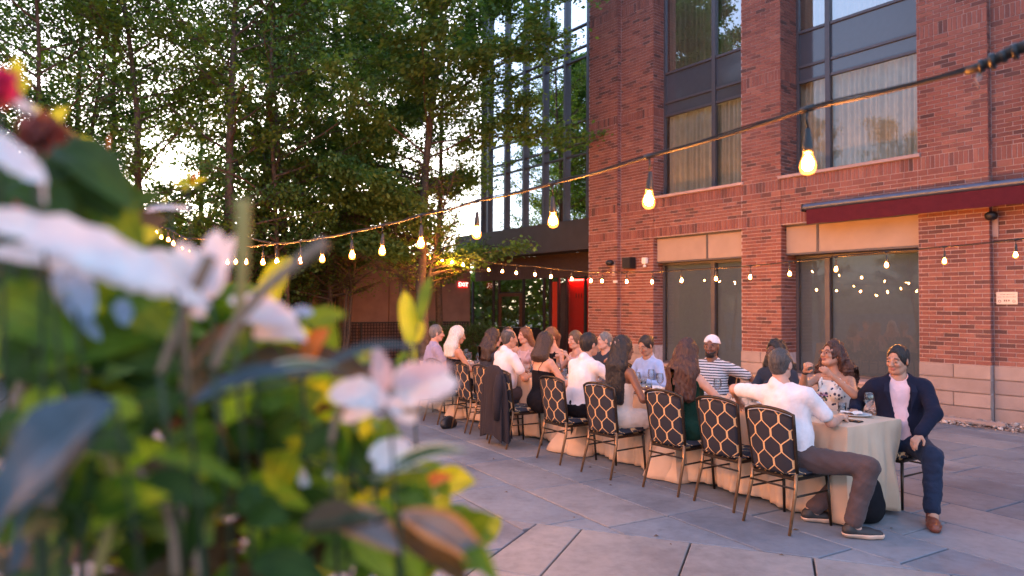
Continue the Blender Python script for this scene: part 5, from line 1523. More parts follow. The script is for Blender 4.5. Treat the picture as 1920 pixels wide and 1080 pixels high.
    if top in ('strap', 'strapless', 'tank'):
        torso(F_, e); F_.noise(.004, 26, seed)
        F_.plane(chest + up * ((.02 if top != 'tank' else .12) * s), up + fwt * (.1 if top != 'tank' else .0)); F_.plane(H - up * .0, -up)
        if bot != 'dress': pass
        ob = add('bodice', F_, CL[tc])
        if top in ('strap', 'tank'):
            wd = .004 if top == 'strap' else .016
            for sx in (-1, 1):
                pth = [chest + rt * sx * .07 * s + fwt * .118 * s + up * .02, chest + rt * sx * .085 * s + fwt * .095 * s + up * .10, sc_ + rt * sx * .09 * s + up * .052, sc_ + rt * sx * .085 * s - fwt * .055 * s + up * .02, chest + rt * sx * .075 * s - fwt * .105 * s + up * .06, chest + rt * sx * .07 * s - fwt * .105 * s + up * .0]
                MB().tube([Vector(q) for q in pth], wd, 6).build('strap', CL[tc], o, smooth=True)
    if top == 'blazer':
        pass
    if 'blazer' in extra:
        J = body_field(hcl, False); e = .024
        torso(J, e); J.ell(waist + A(0, 0, -.05), (.165 * s + e, .135 * s + e, .16 * s), RT, .05)
        for sh_, e_, w_ in ((shr, eR, wR), (shl, eL, wL)):
            J.cone(sh_ + up * .0, .056 * s + .012, e_, .044 * s + .012, .035); J.cone(e_, .046 * s + .014, w_ - (w_ - e_) * .06, .034 * s + .014, .02)
        J.noise(.0045, 22, seed + 9, (1, 1, .8)); J.noise(.003, 62, seed + 3, (1.1, 1.1, .6))
        for zz in range(12):
            z_ = -.10 + .62 * zz / 11; wv = .060 + .018 * math.sin(zz * .8) + max(0, (zz - 6)) * .002 - max(0, 3 - zz) * .002
            J.cone(H + up * z_ + fwt * .12 + rt * .01, wv, H + up * z_ + fwt * .25 + rt * .01, wv + .02, .006, 'sub')
        J.ell(nb + up * .06 + fwt * .03, (.070 * s, .080 * s, .070 * s), RT, .008, 'sub')
        J.plane(H - up * .06, -up)
        add('blazer', J, CL['navy'])
        lap = MB()
        for sx in (-1, 1):
            a0 = nb + rt * sx * .072 * s + fwt * .03 + up * .035; a1 = chest + rt * sx * .082 + fwt * .128 * s + up * .10; a2 = chest + rt * sx * .065 + fwt * .142 * s - up * .06
            o1 = a1 + rt * sx * .045 - up * .0 + fwt * -.008
            vs = [Vector(a0), Vector(a1), Vector(a2), Vector(o1), Vector(a0 + rt * sx * .03 - fwt * .01)]
            vs = [v_ + Vector(fwt) * .012 for v_ in vs]
            lap.add(vs, [(0, 1, 3, 4), (1, 2, 3)])
        l_ = lap.build('lapel', CL['navy'], o); sf = l_.modifiers.new('t', 'SOLIDIFY'); sf.thickness = .006
    if 'cardigan' in extra:
        pass
    # shoes
    for a_, fy, tz in ((aL, fl, toe[0]), (aR, fr, toe[1])):
        K = Field(a_ + A(-.16, -.2, -.1), a_ + A(.16, .3, .06), {2: .006, 1: .009, 0: .013}[near]); RM = rzm(tz)
        q = lambda x, y, z: A(a_[0], a_[1], 0) + RM @ A(x, y, z)
        K.cone(q(0, -.03, .052), .040, q(0, .11, .036), .042, .02); K.cone(q(0, .10, .036), .042, q(0, .185, .030), .032, .02)
        if shoe != 'sandal': K.cone(q(0, -.02, .06), .042, q(0, 0, .095), .042, .02)
        K2 = Field.__new__(Field); K2.h, K2.lo, K2.n, K2.ax = K.h, K.lo, K.n, K.ax; K2.D = K.D - .008
        K.plane((0, 0, .105), (0, 0, 1)); K.plane((0, 0, .03), (0, 0, -1)); sh_ = add('shoe', K, CL[shoe])
        K2.plane((0, 0, .036), (0, 0, 1)); K2.plane((0, 0, .003), (0, 0, -1)); add('sole', K2, CL[soles])
    # ---------------- hair
    if hair != 'none':
        hcol = HM[hc]; hf = {2: .0055, 1: .0075, 0: .0105}[near]
        bot_z = hcn[2] - .14 * s - (hlen if hair in ('long', 'bob', 'pony') else 0)
        F_ = Field((hcn[0] - .2, hcn[1] - .22, bot_z - .05), (hcn[0] + .2, hcn[1] + .2, hcn[2] + .19), hf)
        inf = {'crop': .006, 'balding': .005}.get(hair, .010)
        if hair in ('long', 'bob', 'pony') : inf = .016
        F_.ell(hx(0, -.018, .024), (.073 * s + inf, .092 * s + inf, .088 * s + inf * 1.5), HR, .02)
        if hair in ('crop', 'short', 'balding'): F_.ell(hx(0, -.045, -.035), (.058 * s, .045 * s, .06 * s), HR, .03)
        back = hx(0, -.07, -.02)
        if hair == 'long' or hair == 'bob':
            vol = .018 + .012 * curlh
            for sx, yb_, r_ in ((-1, -.035, .036), (-.5, -.075, .042), (0, -.085, .045), (.5, -.075, .042), (1, -.035, .036)):
                a0 = hx(sx * .062, yb_ + .01, .0)
                b0 = nb + rt * sx * (.085 + .02 * curlh) * s - fw * (.05 + .05 * (1 - abs(sx))) * s + up * .02
                c0 = b0 - A(0, 0, 1) * max(.02, hlen - .10) + rt * sx * .012 - fw * .03 * (1 if hlen > .2 else 0)
                F_.cone(a0, r_ + vol * .4, b0, r_ + vol, .03); F_.cone(b0, r_ + vol, c0, r_ * .7 + vol * .6, .03)
        if hair == 'pony':
            a0 = hx(0, -.10, .03); b0 = hx(0, -.135, -.03); c0 = nb - fw * .10 - A(0, 0, hlen * .7)
            F_.ell(a0, (.035, .035, .035), None, .02); F_.cone(a0, .03, b0, .034, .02); F_.cone(b0, .034, c0, .018, .02)
        if hair == 'bun': F_.ell(hx(0, -.105, .035), (.042 * s, .036 * s, .040 * s), HR, .012)
        amp = {0: .0042, 1: .010, 2: .016}[curlh] if hair in ('long', 'bob', 'pony') else .0030
        fr_ = {0: 130, 1: 90, 2: 85}[curlh] if hair in ('long', 'bob', 'pony') else 170
        F_.noise(amp, fr_, seed + 20, (1, 1, .10 if curlh == 0 else (.4 if curlh == 1 else .9)), 2)
        # open the face
        fz = {'balding': (.13, .095)}.get(hair, (.0, 0))
        F_.ell(hx(0, .108, -.045), (.088 * s, .072 * s, .108 * s), HR, .010, 'sub')
        F_.ell(hx(0, .130, .010), (.060 * s, .084 * s, .076 * s), HR, .012, 'sub')
        F_.ell(hx(0, .122, .040), (.066 * s, .070 * s, .050 * s), HR, .010, 'sub')
        if hair in ('crop', 'short', 'balding', 'bun'):
            F_.ell(hx(0, .065, -.085), (.10 * s, .072 * s, .090 * s), HR, .008, 'sub')
            pz = hx(0, -.04, -.078); F_.plane(pz, HR @ A(0, .25, -1))
        if hair == 'balding': F_.ell(hx(0, .01, .105), (.062 * s, .085 * s, .05 * s), HR, .01, 'sub'); F_.ell(hx(0, .08, .06), (.07 * s, .07 * s, .06 * s), HR, .01, 'sub')
        F_.noise(.0022, 260, seed + 31, (1, 1, .5), 1)
        ho = add('hair', F_, hcol)
    if 'beard' in extra:
        F_ = Field(hcn - .16, hcn + .16, .006)
        F_.ell(hx(0, .024, -.040), (.063 * s, .070 * s, .088 * s), HR, .02); F_.cone(hx(.02, .055, -.098), .028 * s, hx(-.02, .055, -.098), .028 * s, .02)
        F_.noise(.002, 150, 3); F_.plane(hx(0, 0, -.035), HR @ A(0, .35, 1)); F_.ell(hx(0, .105, -.063), (.024, .020, .0075), HR, .004, 'sub'); F_.ell(hx(0, .12, -.02), (.035, .05, .028), HR, .01, 'sub'); F_.plane(hx(0, .005, 0), HR @ A(0, -1, .2))
        add('beard', F_, HM['black'])
        t_ = MB().lathe([(.001, 0), (.012, .0), (.018, .004)], 10).build('teeth', MAT['eye'], o, smooth=True); c_ = hx(0, .0965, -.0625); z = HR @ A(0, 1, 0); xx = HR @ A(1, 0, 0); yy = HR @ A(0, 0, 1)
        t_.matrix_local = Matrix(((xx[0], yy[0], -z[0], c_[0]), (xx[1], yy[1], -z[1], c_[1]), (xx[2], yy[2], -z[2], c_[2]), (0, 0, 0, 1))) @ Matrix.Diagonal((1, .35, .5, 1))
    if 'cap' in extra:                                            # worn back to front
        F_ = Field(hcn - .2, hcn + .2, .006)
        F_.ell(hx(0, -.014, .036), (.086 * s, .104 * s, .092 * s), HR, .02); F_.plane(hx(0, 0, .035), HR @ A(0, .12, -1))
        F_.ell(hx(0, .09, .045), (.030, .04, .026), HR, .005, 'sub')
        cp = add('cap', F_, CL['white'])
        F_ = Field(hcn - .25, hcn + .25, .006); F_.ell(hx(0, -.105, .03), (.075, .075, .012), HR @ rx(.25), .01); F_.plane(hx(0, -.085, 0), HR @ A(0, 1, 0)); add('cap_brim', F_, CL['white'])
        F_ = Field(hcn - .2, hcn + .2, .006); F_.ell(hx(0, -.014, .036), (.088 * s, .106 * s, .094 * s), HR, .02); F_.plane(hx(0, 0, .048), HR @ A(0, .12, 1)); F_.plane(hx(0, 0, .034), HR @ A(0, .12, -1)); F_.ell(hx(0, -.014, .036), (.084 * s, .102 * s, .094 * s), HR, .002, 'sub'); add('cap_strap', F_, CL['white'])
    if 'glasses' in extra:
        mb = MB()
        for sx in (-1, 1):
            ring = [Vector(hx(sx * (.033 + .0) + .021 * math.cos(a), .106 - .006 * abs(math.cos(a)), -.002 + .016 * math.sin(a))) for a in np.linspace(0, 2 * math.pi, 15)]
            mb.tube(ring, .0022, 5, cap=False); mb.tube([Vector(hx(sx * .054, .10, .002)), Vector(hx(sx * .078, .0, .0))], .002, 5)
        mb.tube([Vector(hx(-.012, .107, .0)), Vector(hx(.012, .107, .0))], .002, 5); mb.build('glasses', simple('red_frames', (.12, .02, .02), .3), o)
    if 'flowers' in extra:
        rg = random.Random(4)
        for i in range(9):
            c_ = hx(rg.uniform(-.06, .05), -.085 + rg.uniform(-.02, .02), .05 + rg.uniform(-.035, .04)); mb = MB()
            for k2 in range(5):
                a = k2 * 1.257; mb.add([(0, 0, 0), (.010 * math.cos(a - .4), -.006, .010 * math.sin(a - .4)), (.017 * math.cos(a), -.008, .017 * math.sin(a)), (.010 * math.cos(a + .4), -.006, .010 * math.sin(a + .4))], [(0, 1, 2, 3)])
            mb.build('hair_flower', MAT['p_blush'], o, loc=tuple(c_ + A(0, -.012, 0)))
    if 'watch' in extra or 'bracelet' in extra:
        w_, e__ = (wL, eL) if 'watch' in extra else (wR, eR)
        d = (w_ - e__) / np.linalg.norm(w_ - e__); c_ = w_ - d * .012
        zq = Vector(d).to_track_quat('Z', 'Y').to_matrix().to_4x4()
        wt = MB().lathe([(.0275 * s, -.008), (.0315 * s, -.008), (.0315 * s, .008), (.0275 * s, .008)], 18, closed=False).build('wrist_watch' if 'watch' in extra else 'bracelet', simple('steel', (.5, .46, .42), .25, .9) if 'watch' in extra else MAT['black'], o)
        wt.matrix_local = Matrix.Translation(Vector(c_)) @ zq
    return o
# ------------------------------------------------------------------ the guests
import time as _t; _t0 = _t.time()
def loc_of(p, face, wv):
    rz = math.atan2(face.y, face.x) - math.pi / 2; d = Vector(wv) - Vector((p.x, p.y, 0)); c, s = math.cos(-rz), math.sin(-rz)
    return (d.x * c - d.y * s, d.x * s + d.y * c, d.z)
def tgt(p, f, t, k, z): return loc_of(p, f, TK(t, k, z))

# grey haired man at the front, arm over the next chair
p = TK(-.24, .33); f = rotv(Q, -.74)
person(p, f, 'grey haired man in white polo seen from behind, arm over the next chair, nearest camera', s=1.05, lean=-.20, side=-.05, twist=.94, hy=.90, hp=.02,
       hl=tgt(p, f, .44, .50, .86), el=tuple(Vector(loc_of(p, f, TK(.30, -.4, 1.2))) - Vector(loc_of(p, f, TK(0, 0, .9)))), hrr=loc_of(p, f, (2.66, 5.62, .80)), er=(.7, .1, -.8), curl=(.4, .9), palm=((0, .3, -1), (-.6, 0, -.8)),
       fl=loc_of(p, f, (2.36, 5.50, 0))[:2], fr=loc_of(p, f, (2.50, 5.12, 0))[:2], toe=(.1, .05), skin='grey', hair='crop', hc='dgrey', top='shirt', tc='white', bot='trousers', bc='taupe', near=2, sleeve=.72, seed=3, fat=1.1, soles='sole', extra=('untucked',), kn=(0, .05))
# man in the blazer
p = Vector((3.38, 6.03, 0)); f = Vector((-.30, -.95, 0)).normalized()
person(p, f, 'man in navy blazer and pink shirt at the table corner, hand on his thigh', s=1.04, lean=.0, side=.04, twist=-.12, hy=-.66, hp=.12, hr=-.04,
       hl=loc_of(p, f, (3.30, 5.63, .665)), el=(-.95, .05, .0), hrr=loc_of(p, f, (3.02, 6.12, .79)), er=(.5, -.3, -.7), curl=(.5, .5), palm=((0, 0, -1), (0, 0, -1)),
       fl=loc_of(p, f, (3.27, 5.42, 0))[:2], fr=loc_of(p, f, TK(-.22, 1.10))[:2], kn=(0, (.80, .55, .9)), toe=(-.15, .6), skin='tan', hair='short', hc='black', top='blazer_shirt', tc='pink', bot='trousers', bc='jeans', shoe='brownshoe', soles='brownshoe', near=2, seed=5, extra=('blazer', 'watch'))
# laughing woman
p = TK(.30, 1.74); f = rotv(-Q, .12)
person(p, f, 'laughing woman with long curly brown hair, glasses and floral top, both fists raised', sex='f', s=1.04, lean=.06, twist=-.1, hy=-.42, hp=-.22, hr=.06,
       hrr=loc_of(p, f, (2.72, 6.44, 1.10)), er=(.5, .2, -.9), hl=loc_of(p, f, (2.90, 6.30, 1.07)), el=(-.7, .1, -.7), curl=(.95, 1.0), palm=((.6, -.5, .1), (-.5, -.6, 0)),
       skin='tan', hair='long', hc='auburn', hlen=.26, curlh=2, top='tank', tc='floral', bot='trousers', bc='jeans', near=2, seed=6, extra=('glasses', 'bracelet'), smile=True)
p = TK(.95, 1.76); f = rotv(-Q, .25)
person(p, f, 'woman with chin length black hair in slate top, partly behind the grey haired man', sex='f', s=1.02, lean=.05, hy=-.35, hp=.02, hl=(-.15, .36, .79), hrr=(.12, .38, .79), skin='dark', hair='bob', hc='black', hlen=.10, curlh=1, top='tee', sleeve=.95, tc='slate', bot='trousers', bc='black', near=1, seed=7)
p = TK(1.86, 1.80); f = rotv(-Q, .35)
person(p, f, 'bearded man in a white backwards cap and striped shirt smiling at the camera side', s=1.04, lean=-.02, hy=.05, hp=.04, twist=.05, hr=-.05, hl=tgt(p, f, 1.28, 1.92, .84), el=(-.8, -.2, -.4), hrr=(.18, .32, .76), er=(.7, -.2, -.7),
       skin='brown', hair='none', hc='black', top='tee', tc='stripe', sleeve=.7, bot='trousers', bc='jeans', near=2, seed=8, extra=('beard', 'cap', 'watch'), smile=True, fat=1.12)
p = TK(2.72, 1.70); f = rotv(-Q, .15)
person(p, f, 'woman with a dark bun and light blue shirt looking down at the table', sex='f', s=1.02, lean=.16, hy=-.10, hp=.38, hl=(-.12, .34, .79), hrr=(.14, .34, .79), skin='olive', hair='bun', hc='black', top='shirt', sleeve=1.8, tc='lblue', bot='trousers', bc='jeans', near=1, seed=9)
p = TK(3.58, 1.74); f = rotv(-Q, .1)
person(p, f, 'older man with cropped grey hair turned left, behind the woman with hair flowers', s=1.03, lean=.1, hy=-.5, hp=.0, hr=.05, skin='fair', hair='crop', hc='grey', top='tee', tc='slate', bot='trousers', bc='black', near=1, seed=10)
p = TK(4.12, 1.70); f = rotv(-Q, -.1)
person(p, f, 'woman with light brown hair and bare arms, half hidden by the white shirted man', sex='f', s=1.02, lean=.14, hy=.15, hp=.08, hl=(-.1, .30, 1.0), hrr=(.12, .32, .95), curl=(.8, .8), skin='fair', hair='pony', hc='lbrown', hlen=.12, top='tank', tc='blush', bot='trousers', bc='black', near=1, seed=11)
p = TK(4.78, 1.72); f = rotv(-Q, .2)
person(p, f, 'red haired woman with hair tied back, black sleeveless top, looking down', sex='f', s=1.06, lean=.1, hy=-.25, hp=.18, skin='fair', hair='pony', hc='red', hlen=.14, top='tank', tc='black', bot='trousers', bc='black', near=1, seed=12)
p = TK(5.45, 1.72); f = rotv(-Q, .2)
person(p, f, 'woman with long straight auburn hair in a blush top near the far end', sex='f', s=1.04, lean=.12, hy=-.3, hp=.1, skin='fair', hair='long', hc='red', hlen=.24, curlh=0, top='tank', tc='blush', bot='trousers', bc='black', near=0, seed=13)
p = TK(6.0, 1.72); f = rotv(-Q, .35)
person(p, f, 'dark haired woman facing the camera at the far end of the table', sex='f', s=1.02, lean=.1, hy=.1, hp=.05, skin='fair', hair='long', hc='brown', hlen=.16, curlh=0, top='strap', tc='blush', bot='trousers', bc='black', near=0, seed=14)

# left row, backs to the camera
p = TK(.99, .40); f = rotv(Q, .02)
person(p, f, 'woman with long curly dark auburn hair in a long dark green dress, seen from behind', sex='f', s=1.06, lean=.05, side=0, hy=.1, hp=.06, hl=(-.1, .42, .82), hrr=(.20, .40, .84), er=(.75, -.15, -.7), el=(-.6, -.3, -.7),
       skin='fair', hair='long', hc='auburn', hlen=.34, curlh=1, top='tank', tc='green', bot='dress', bc='green', near=2, seed=15, curl=(.6, .7), fl=(-.1, .34), fr=(.12, .30))
p = TK(1.80, .33); f = rotv(Q, -.08)
person(p, f, 'woman with very long black hair pinned with tiny flowers, in a strapless cream dress', sex='f', s=1.06, lean=.02, hy=-.1, hp=.02, hl=(-.15, .40, .80), hrr=(.20, .26, .72), er=(.7, -.25, -.7),
       skin='brown', hair='long', hc='black', hlen=.46, curlh=0, top='strapless', tc='cream', bot='dress', bc='cream', near=2, seed=16, extra=('flowers',), fl=(-.1, .40), fr=(.1, .38))
p = TK(2.52, .36); f = rotv(Q, .02)
person(p, f, 'black haired man in white shirt and dark trousers leaning on the table, from behind', s=1.09, lean=.20, hy=-.12, hp=.08, hl=(-.18, .42, .80), hrr=(.14, .36, 1.02), er=(.7, .1, -.7), curl=(.5, .8), skin='tan', hair='short', hc='black', top='shirt', tc='white', sleeve=.95, bot='trousers', bc='black', near=2, seed=17, fat=1.1)
p = TK(3.28, .38); f = rotv(Q, .0)
person(p, f, 'woman with a dark brown bob in a black strappy dress, bare back to the camera', sex='f', s=1.05, lean=.08, hy=.15, hp=.1, skin='fair', hair='bob', hc='brown', hlen=.12, curlh=0, top='strap', tc='black', bot='dress', bc='black', near=1, seed=18)
p = TK(4.18, .40); f = rotv(Q, -.05)
person(p, f, 'balding man in a white polo facing the far side of the table', s=1.08, lean=.12, hy=-.1, hp=.08, skin='tan', hair='balding', hc='dgrey', top='shirt', tc='white', bot='trousers', bc='taupe', near=1, seed=19, fat=1.15)
p = TK(4.72, .46); f = rotv(Q, -.1)
person(p, f, 'woman with wavy brown hair beside the balding man, mostly hidden by chair backs', sex='f', s=1.06, lean=.16, hy=-.1, hp=.1, skin='fair', hair='long', hc='brown', hlen=.22, curlh=1, top='tee', tc='slate', bot='trousers', bc='black', near=1, seed=20)
p = TK(5.50, .38); f = rotv(Q, -.15)
person(p, f, 'woman with long white hair and a black dress off the shoulder near the far end', sex='f', s=1.07, lean=.06, hy=-.1, hp=.18, skin='tan', hair='long', hc='white', hlen=.22, curlh=0, top='strapless', tc='black', bot='dress', bc='black', near=1, seed=21)
p = TK(6.18, .36); f = rotv(Q, -.2)
person(p, f, 'grey haired man in a lavender shirt, leftmost guest', s=1.08, lean=.08, hy=-.15, hp=.1, skin='grey', hair='short', hc='grey', top='tee', tc='lav', bot='trousers', bc='taupe', near=1, seed=22, fat=1.1)

# coat over a chair back
rg = random.Random(9); V = []; n = 72; m = 22
def coat_pt(i, j):
    f_ = j / m; a = 2 * math.pi * i / n
    if f_ < .15: z = .975 - .0; 
    z = .97 - .84 * f_
    sh = min(1, (f_ / .16)) ** .5
    wx = (.10 + .135 * sh + .05 * f_); wy = (.012 + .045 * sh + .045 * f_)
    fold = 1 + (.10 * math.sin(a * 7 + 1) + .07 * math.sin(a * 12 + 3 * f_)) * min(1, f_ * 2)
    ca, sa = math.cos(a), math.sin(a)
    x = wx * abs(ca) ** .75 * (1 if ca > 0 else -1) * fold; y = wy * abs(sa) ** .75 * (1 if sa > 0 else -1) * fold
    return (x, y - .275 + .03 * f_ - .02, z - (.035 * (x / .24) ** 2) + .012 * math.sin(a * 3) * f_)
for j in range(m + 1):
    for i in range(n): V.append(coat_pt(i, j))
Fc = [(j * n + i, (j + 1) * n + i, (j + 1) * n + (i + 1) % n, j * n + (i + 1) % n) for j in range(m) for i in range(n)] + [tuple(range(n))]
me = mesh_np('coat', V, Fc, CL['coat'], True); p = TK(3.56, .20)
o = link('coat', me, None, (p.x, p.y, 0), math.atan2(Q.y, Q.x) - math.pi / 2 - .04); tag(o, 'long dark grey coat draped over a chair back, hanging almost to the paving', 'coat')
slv = MB().tube([(.17, -.31, .86), (.20, -.36, .70), (.19, -.37, .50), (.18, -.36, .34)], [.05, .055, .048, .04], 12).build('sleeve', CL['coat'], o, smooth=True)
# bags
def bag(p, rz, label, dims, mat, name='handbag', seed=0):
    F_ = Field((-.3, -.3, -.05), (.3, .3, .6), .009); a, b_, c = dims
    F_.ell((0, 0, c * .48), (a * .9, b_, c * .5), None, .06); F_.ell((0, 0, c * .25), (a, b_ * 1.1, c * .28), None, .08); F_.noise(.009, 22, seed); F_.plane((0, 0, .004), (0, 0, -1))
    v, f = F_.extract(); o = link(name, fmesh(name, v, f, mat), None, p, rz); tag(o, label, 'bag')
    MB().tube([(-a * .5, b_ * .4, c * .85), (-a * .45, b_ * .9, c * .98), (0, b_ * 1.3, c * .9), (a * .5, b_ * 1.2, c * .55), (a * .6, b_ * .9, c * .3)], .006, 6).build('handle', mat, o, smooth=True)
    return o
bag(Vector((2.80, 5.52, 0)), .5, 'black backpack on the paving behind the shin of the grey haired man', (.15, .11, .42), CL['black'], 'backpack', 1)
bag(TK(4.95, .02), .9, 'small shiny black handbag on the paving under the far chairs', (.14, .055, .17), MAT['black'], 'handbag', 2)
def leopard():
    b = NB('leopard'); v = b.n('ShaderNodeTexVoronoi', Vector=b.coord(), Scale=26.0).outputs['Distance']
    return b.done(b.bsdf(Base_Color=b.mix(b.math('LESS_THAN', v, .42), (.32, .18, .09, 1), (.015, .01, .01, 1)), Roughness=.7))
bag(TK(4.28, .34), .4, 'spotted brown and black bag under the chair of the balding man', (.20, .13, .30), leopard(), 'tote_bag', 3)
print('people', _t.time() - _t0)
# ------------------------------------------------------------------ flower box close to the camera
rng = random.Random(91)
def leafy(name, c1, c2, tr=.35, edge=None, rough=.42):
    b = NB(name); uv = b.n('ShaderNodeTexCoord').outputs['UV']; sx = b.n('ShaderNodeSeparateXYZ', Vector=uv); co = b.coord()
    n = b.noise(co, 30, 4); c = b.ramp(n, [(.3, c1), (.7, c2)])
    rib = b.math('LESS_THAN', b.math('ABSOLUTE', b.math('SUBTRACT', sx.outputs[0], .5)), .03)
    c = b.mix(b.math('MULTIPLY', rib, .4), c, tuple(min(1, x * 1.8) for x in c2) + (1,))
    if edge:
        e = b.math('GREATER_THAN', b.math('ADD', b.math('ABSOLUTE', b.math('SUBTRACT', sx.outputs[0], .5)), b.math('MULTIPLY', n, .1)), .38); c = b.mix(e, c, col(edge))
    v = b.math('SINE', b.math('MULTIPLY', b.math('ADD', sx.outputs[1], b.math('ABSOLUTE', b.math('SUBTRACT', sx.outputs[0], .5))), 70))
    p = b.bsdf(Base_Color=c, Roughness=rough, Specular_IOR_Level=.3, Normal=b.bump(v, .15, .002)); t = b.n('ShaderNodeBsdfTranslucent', Color=b.mix(1, c, (1.3, 1.4, .6, 1), 'MULTIPLY'))
    return b.done(b.n('ShaderNodeMixShader', i0=tr, i1=p.outputs[0], i2=t.outputs[0]))
LM = {'dk': leafy('leaf_dark', (.022, .050, .005), (.055, .10, .010), .3, rough=.6), 'gr': leafy('leaf_mid', (.08, .15, .012), (.18, .27, .02), .45, rough=.6), 'yg': leafy('leaf_yellowgreen', (.30, .38, .02), (.52, .55, .05), .55), 'lime': leafy('leaf_lime', (.18, .26, .05), (.32, .40, .08), .5),
      'blue': leafy('leaf_bluegrey', (.045, .065, .075), (.085, .11, .13), .15, rough=.6), 'var': leafy('leaf_variegated', (.04, .08, .03), (.07, .12, .05), .3, (.62, .60, .48)), 'br': leafy('leaf_brown', (.07, .035, .012), (.16, .075, .02), .3), 'or': leafy('leaf_orange', (.40, .10, .02), (.62, .20, .04), .4), 'gp': leafy('leaf_greypink', (.22, .15, .14), (.30, .25, .26), .3, (.55, .25, .10))}
PM = {'wh': petal_mat('petal_white', (.80, .70, .70), (.90, .87, .83), .4), 'bl': petal_mat('petal_bluewhite', (.30, .40, .55), (.50, .58, .70)), 'rd': petal_mat('petal_red', (.42, .008, .02), (.62, .02, .05)), 'pk': petal_mat('petal_pinkred', (.70, .02, .10), (.82, .06, .16)), 'rb': petal_mat('petal_rust', (.22, .04, .025), (.38, .09, .06)), 'wp': petal_mat('petal_pink_edge', (.70, .45, .42), (.80, .62, .60))}
MAT['stem'] = simple('green_stem', (.03, .045, .012), .6, var=.3); MAT['stemb'] = simple('woody_stem', (.30, .17, .10), .7, var=.25); MAT['stemo'] = simple('ochre_stem', (.36, .24, .06), .7, var=.2)
def blade(base, tip, wd, mat, parent, org, name='leaf', sag=.12, fold=.25, nrm=None, prof=.8, curl=0):
    base, tip = Vector(base), Vector(tip); ax = tip - base; L = ax.length; u = ax / L
    n0 = Vector(nrm) if nrm else Vector((rng.gauss(0, .35), -1 + rng.gauss(0, .3), .55 + rng.gauss(0, .4)))
    n0 = (n0 - u * n0.dot(u)).normalized(); s = u.cross(n0)
    N_, M_ = 10, 4; V = []; UV = []
    for j in range(N_ + 1):
        t = j / N_; w_ = wd * .5 * (math.sin(math.pi * min(1, t ** .85 * 1.0)) ** prof + .02)
        c = base + ax * t + Vector((0, 0, sag * L * math.sin(math.pi * t))) - n0 * curl * L * t * t
        for i in range(M_ + 1):
            q = (i / M_ - .5) * 2
            rf = (.16 * w_ * abs(q) * math.sin(t * 23 + q * 5 + L * 90)) if name == 'petal' else 0
            V.append(c + s * (q * w_ * (1 + (.10 * math.sin(t * 31 + q * 3 + L * 70) if name == 'petal' else 0))) + n0 * (abs(q) * w_ * fold + .04 * wd * math.sin(t * 14 + q * 2) + rf) - org); UV.append((q * .5 + .5, t))
    Fc = [(j * (M_ + 1) + i, j * (M_ + 1) + i + 1, (j + 1) * (M_ + 1) + i + 1, (j + 1) * (M_ + 1) + i) for j in range(N_) for i in range(M_)]
    me = mesh_np(name, V, Fc, mat, True); uvl = me.uv_layers.new(name='UVMap')
    for lp in me.loops: uvl.data[lp.index].uv = UV[lp.vertex_index]
    return link(name, me, parent)
def stem(pts, r0, r1, mat, parent, org, name='stem'):
    P = [Vector(p) - org for p in pts]; Q2 = []
    for i in range(len(P) - 1):
        for k in range(5):
            t = k / 5; a = P[max(i - 1, 0)]; b_ = P[i]; c = P[i + 1]; d = P[min(i + 2, len(P) - 1)]
            Q2.append(.5 * ((2 * b_) + (c - a) * t + (2 * a - 5 * b_ + 4 * c - d) * t * t + (3 * b_ - a - 3 * c + d) * t ** 3))
    Q2.append(P[-1]); n = len(Q2)
    return MB().tube(Q2, [r0 + (r1 - r0) * i / (n - 1) for i in range(n)], 8).build(name, mat, parent, smooth=True)
PT = Vector((-.62, .92, 1.0))
box = empty('flower_box', (PT.x, PT.y, 0), 0, 'dark planter box carrying the blurred flowers close to the camera', 'planter')
MB().box(-.80, .62, -.45, .42, 0, .06).box(-.80, -.76, -.45, .42, .06, .98).box(.58, .62, -.45, .42, .06, .98).box(-.76, .58, -.45, -.41, .06, .98).box(-.76, .58, .38, .42, .06, .98).build('trough', simple('planter_zinc', (.07, .065, .06), .6, .3), box)
MB().box(-.759, .579, -.409, .379, .5, .93).build('soil', simple('soil', (.03, .02, .014), .95, var=.4, nscale=40, bump=.8), box)
def plant(name, label, cat, root):
    return empty(name, root, 0, label, cat), Vector(root)
def root_for(px, Y): 
    x = min(max((px - 960) / 1300 * Y, PT.x - .7), PT.x + .5); return (x, min(max(Y, PT.y - .36), PT.y + .33), .92)
# --- white blooms
def bloom(center, Y, petals, label, mat='wh', stems=True, name='white_flower', extra_leaf=()):
    """petals: (px, py, px2, py2, width px) measured blades round the centre"""
    c = at(center[0], center[1], Y); rt = root_for(center[0] - 60, Y + .02); o, og = plant(name, label, 'flower', rt)
    for q in petals:
        m_ = q[5] if len(q) > 5 else mat
        a, b_ = at(q[0], q[1], Y + rng.uniform(-.015, .015)), at(q[2], q[3], Y + rng.uniform(-.03, .03))
        blade(a, b_, q[4] * .88 / 1300 * Y, PM[m_], o, og, 'petal', .05, .18, (rng.gauss(0, .2), -1, .5), .55)
    if stems: stem([rt, Vector(rt).lerp(c, .5) + Vector((.02, .05, .0)), c], .0018, .0015, MAT['stem'], o, og)
    for q in extra_leaf: blade(at(q[0], q[1], Y + .02), at(q[2], q[3], Y + .03), q[4] / 1300 * Y, LM[q[5]], o, og)
    return o
bloom((330, 545), .52, [(340, 545, -60, 400, 85), (300, 540, 40, 455, 70), (260, 525, -30, 470, 60), (330, 550, 150, 500, 62), (290, 535, 395, 575, 40)], 'big white bloom whose long petals reach the left edge of the photo')
bloom((395, 560), .62, [(400, 560, 270, 470, 60), (400, 550, 330, 455, 60), (400, 545, 405, 430, 55), (390, 560, 395, 470, 70), (380, 600, 340, 500, 60), (400, 560, 440, 440, 45)], 'white bloom with upright petals just below the string lights')
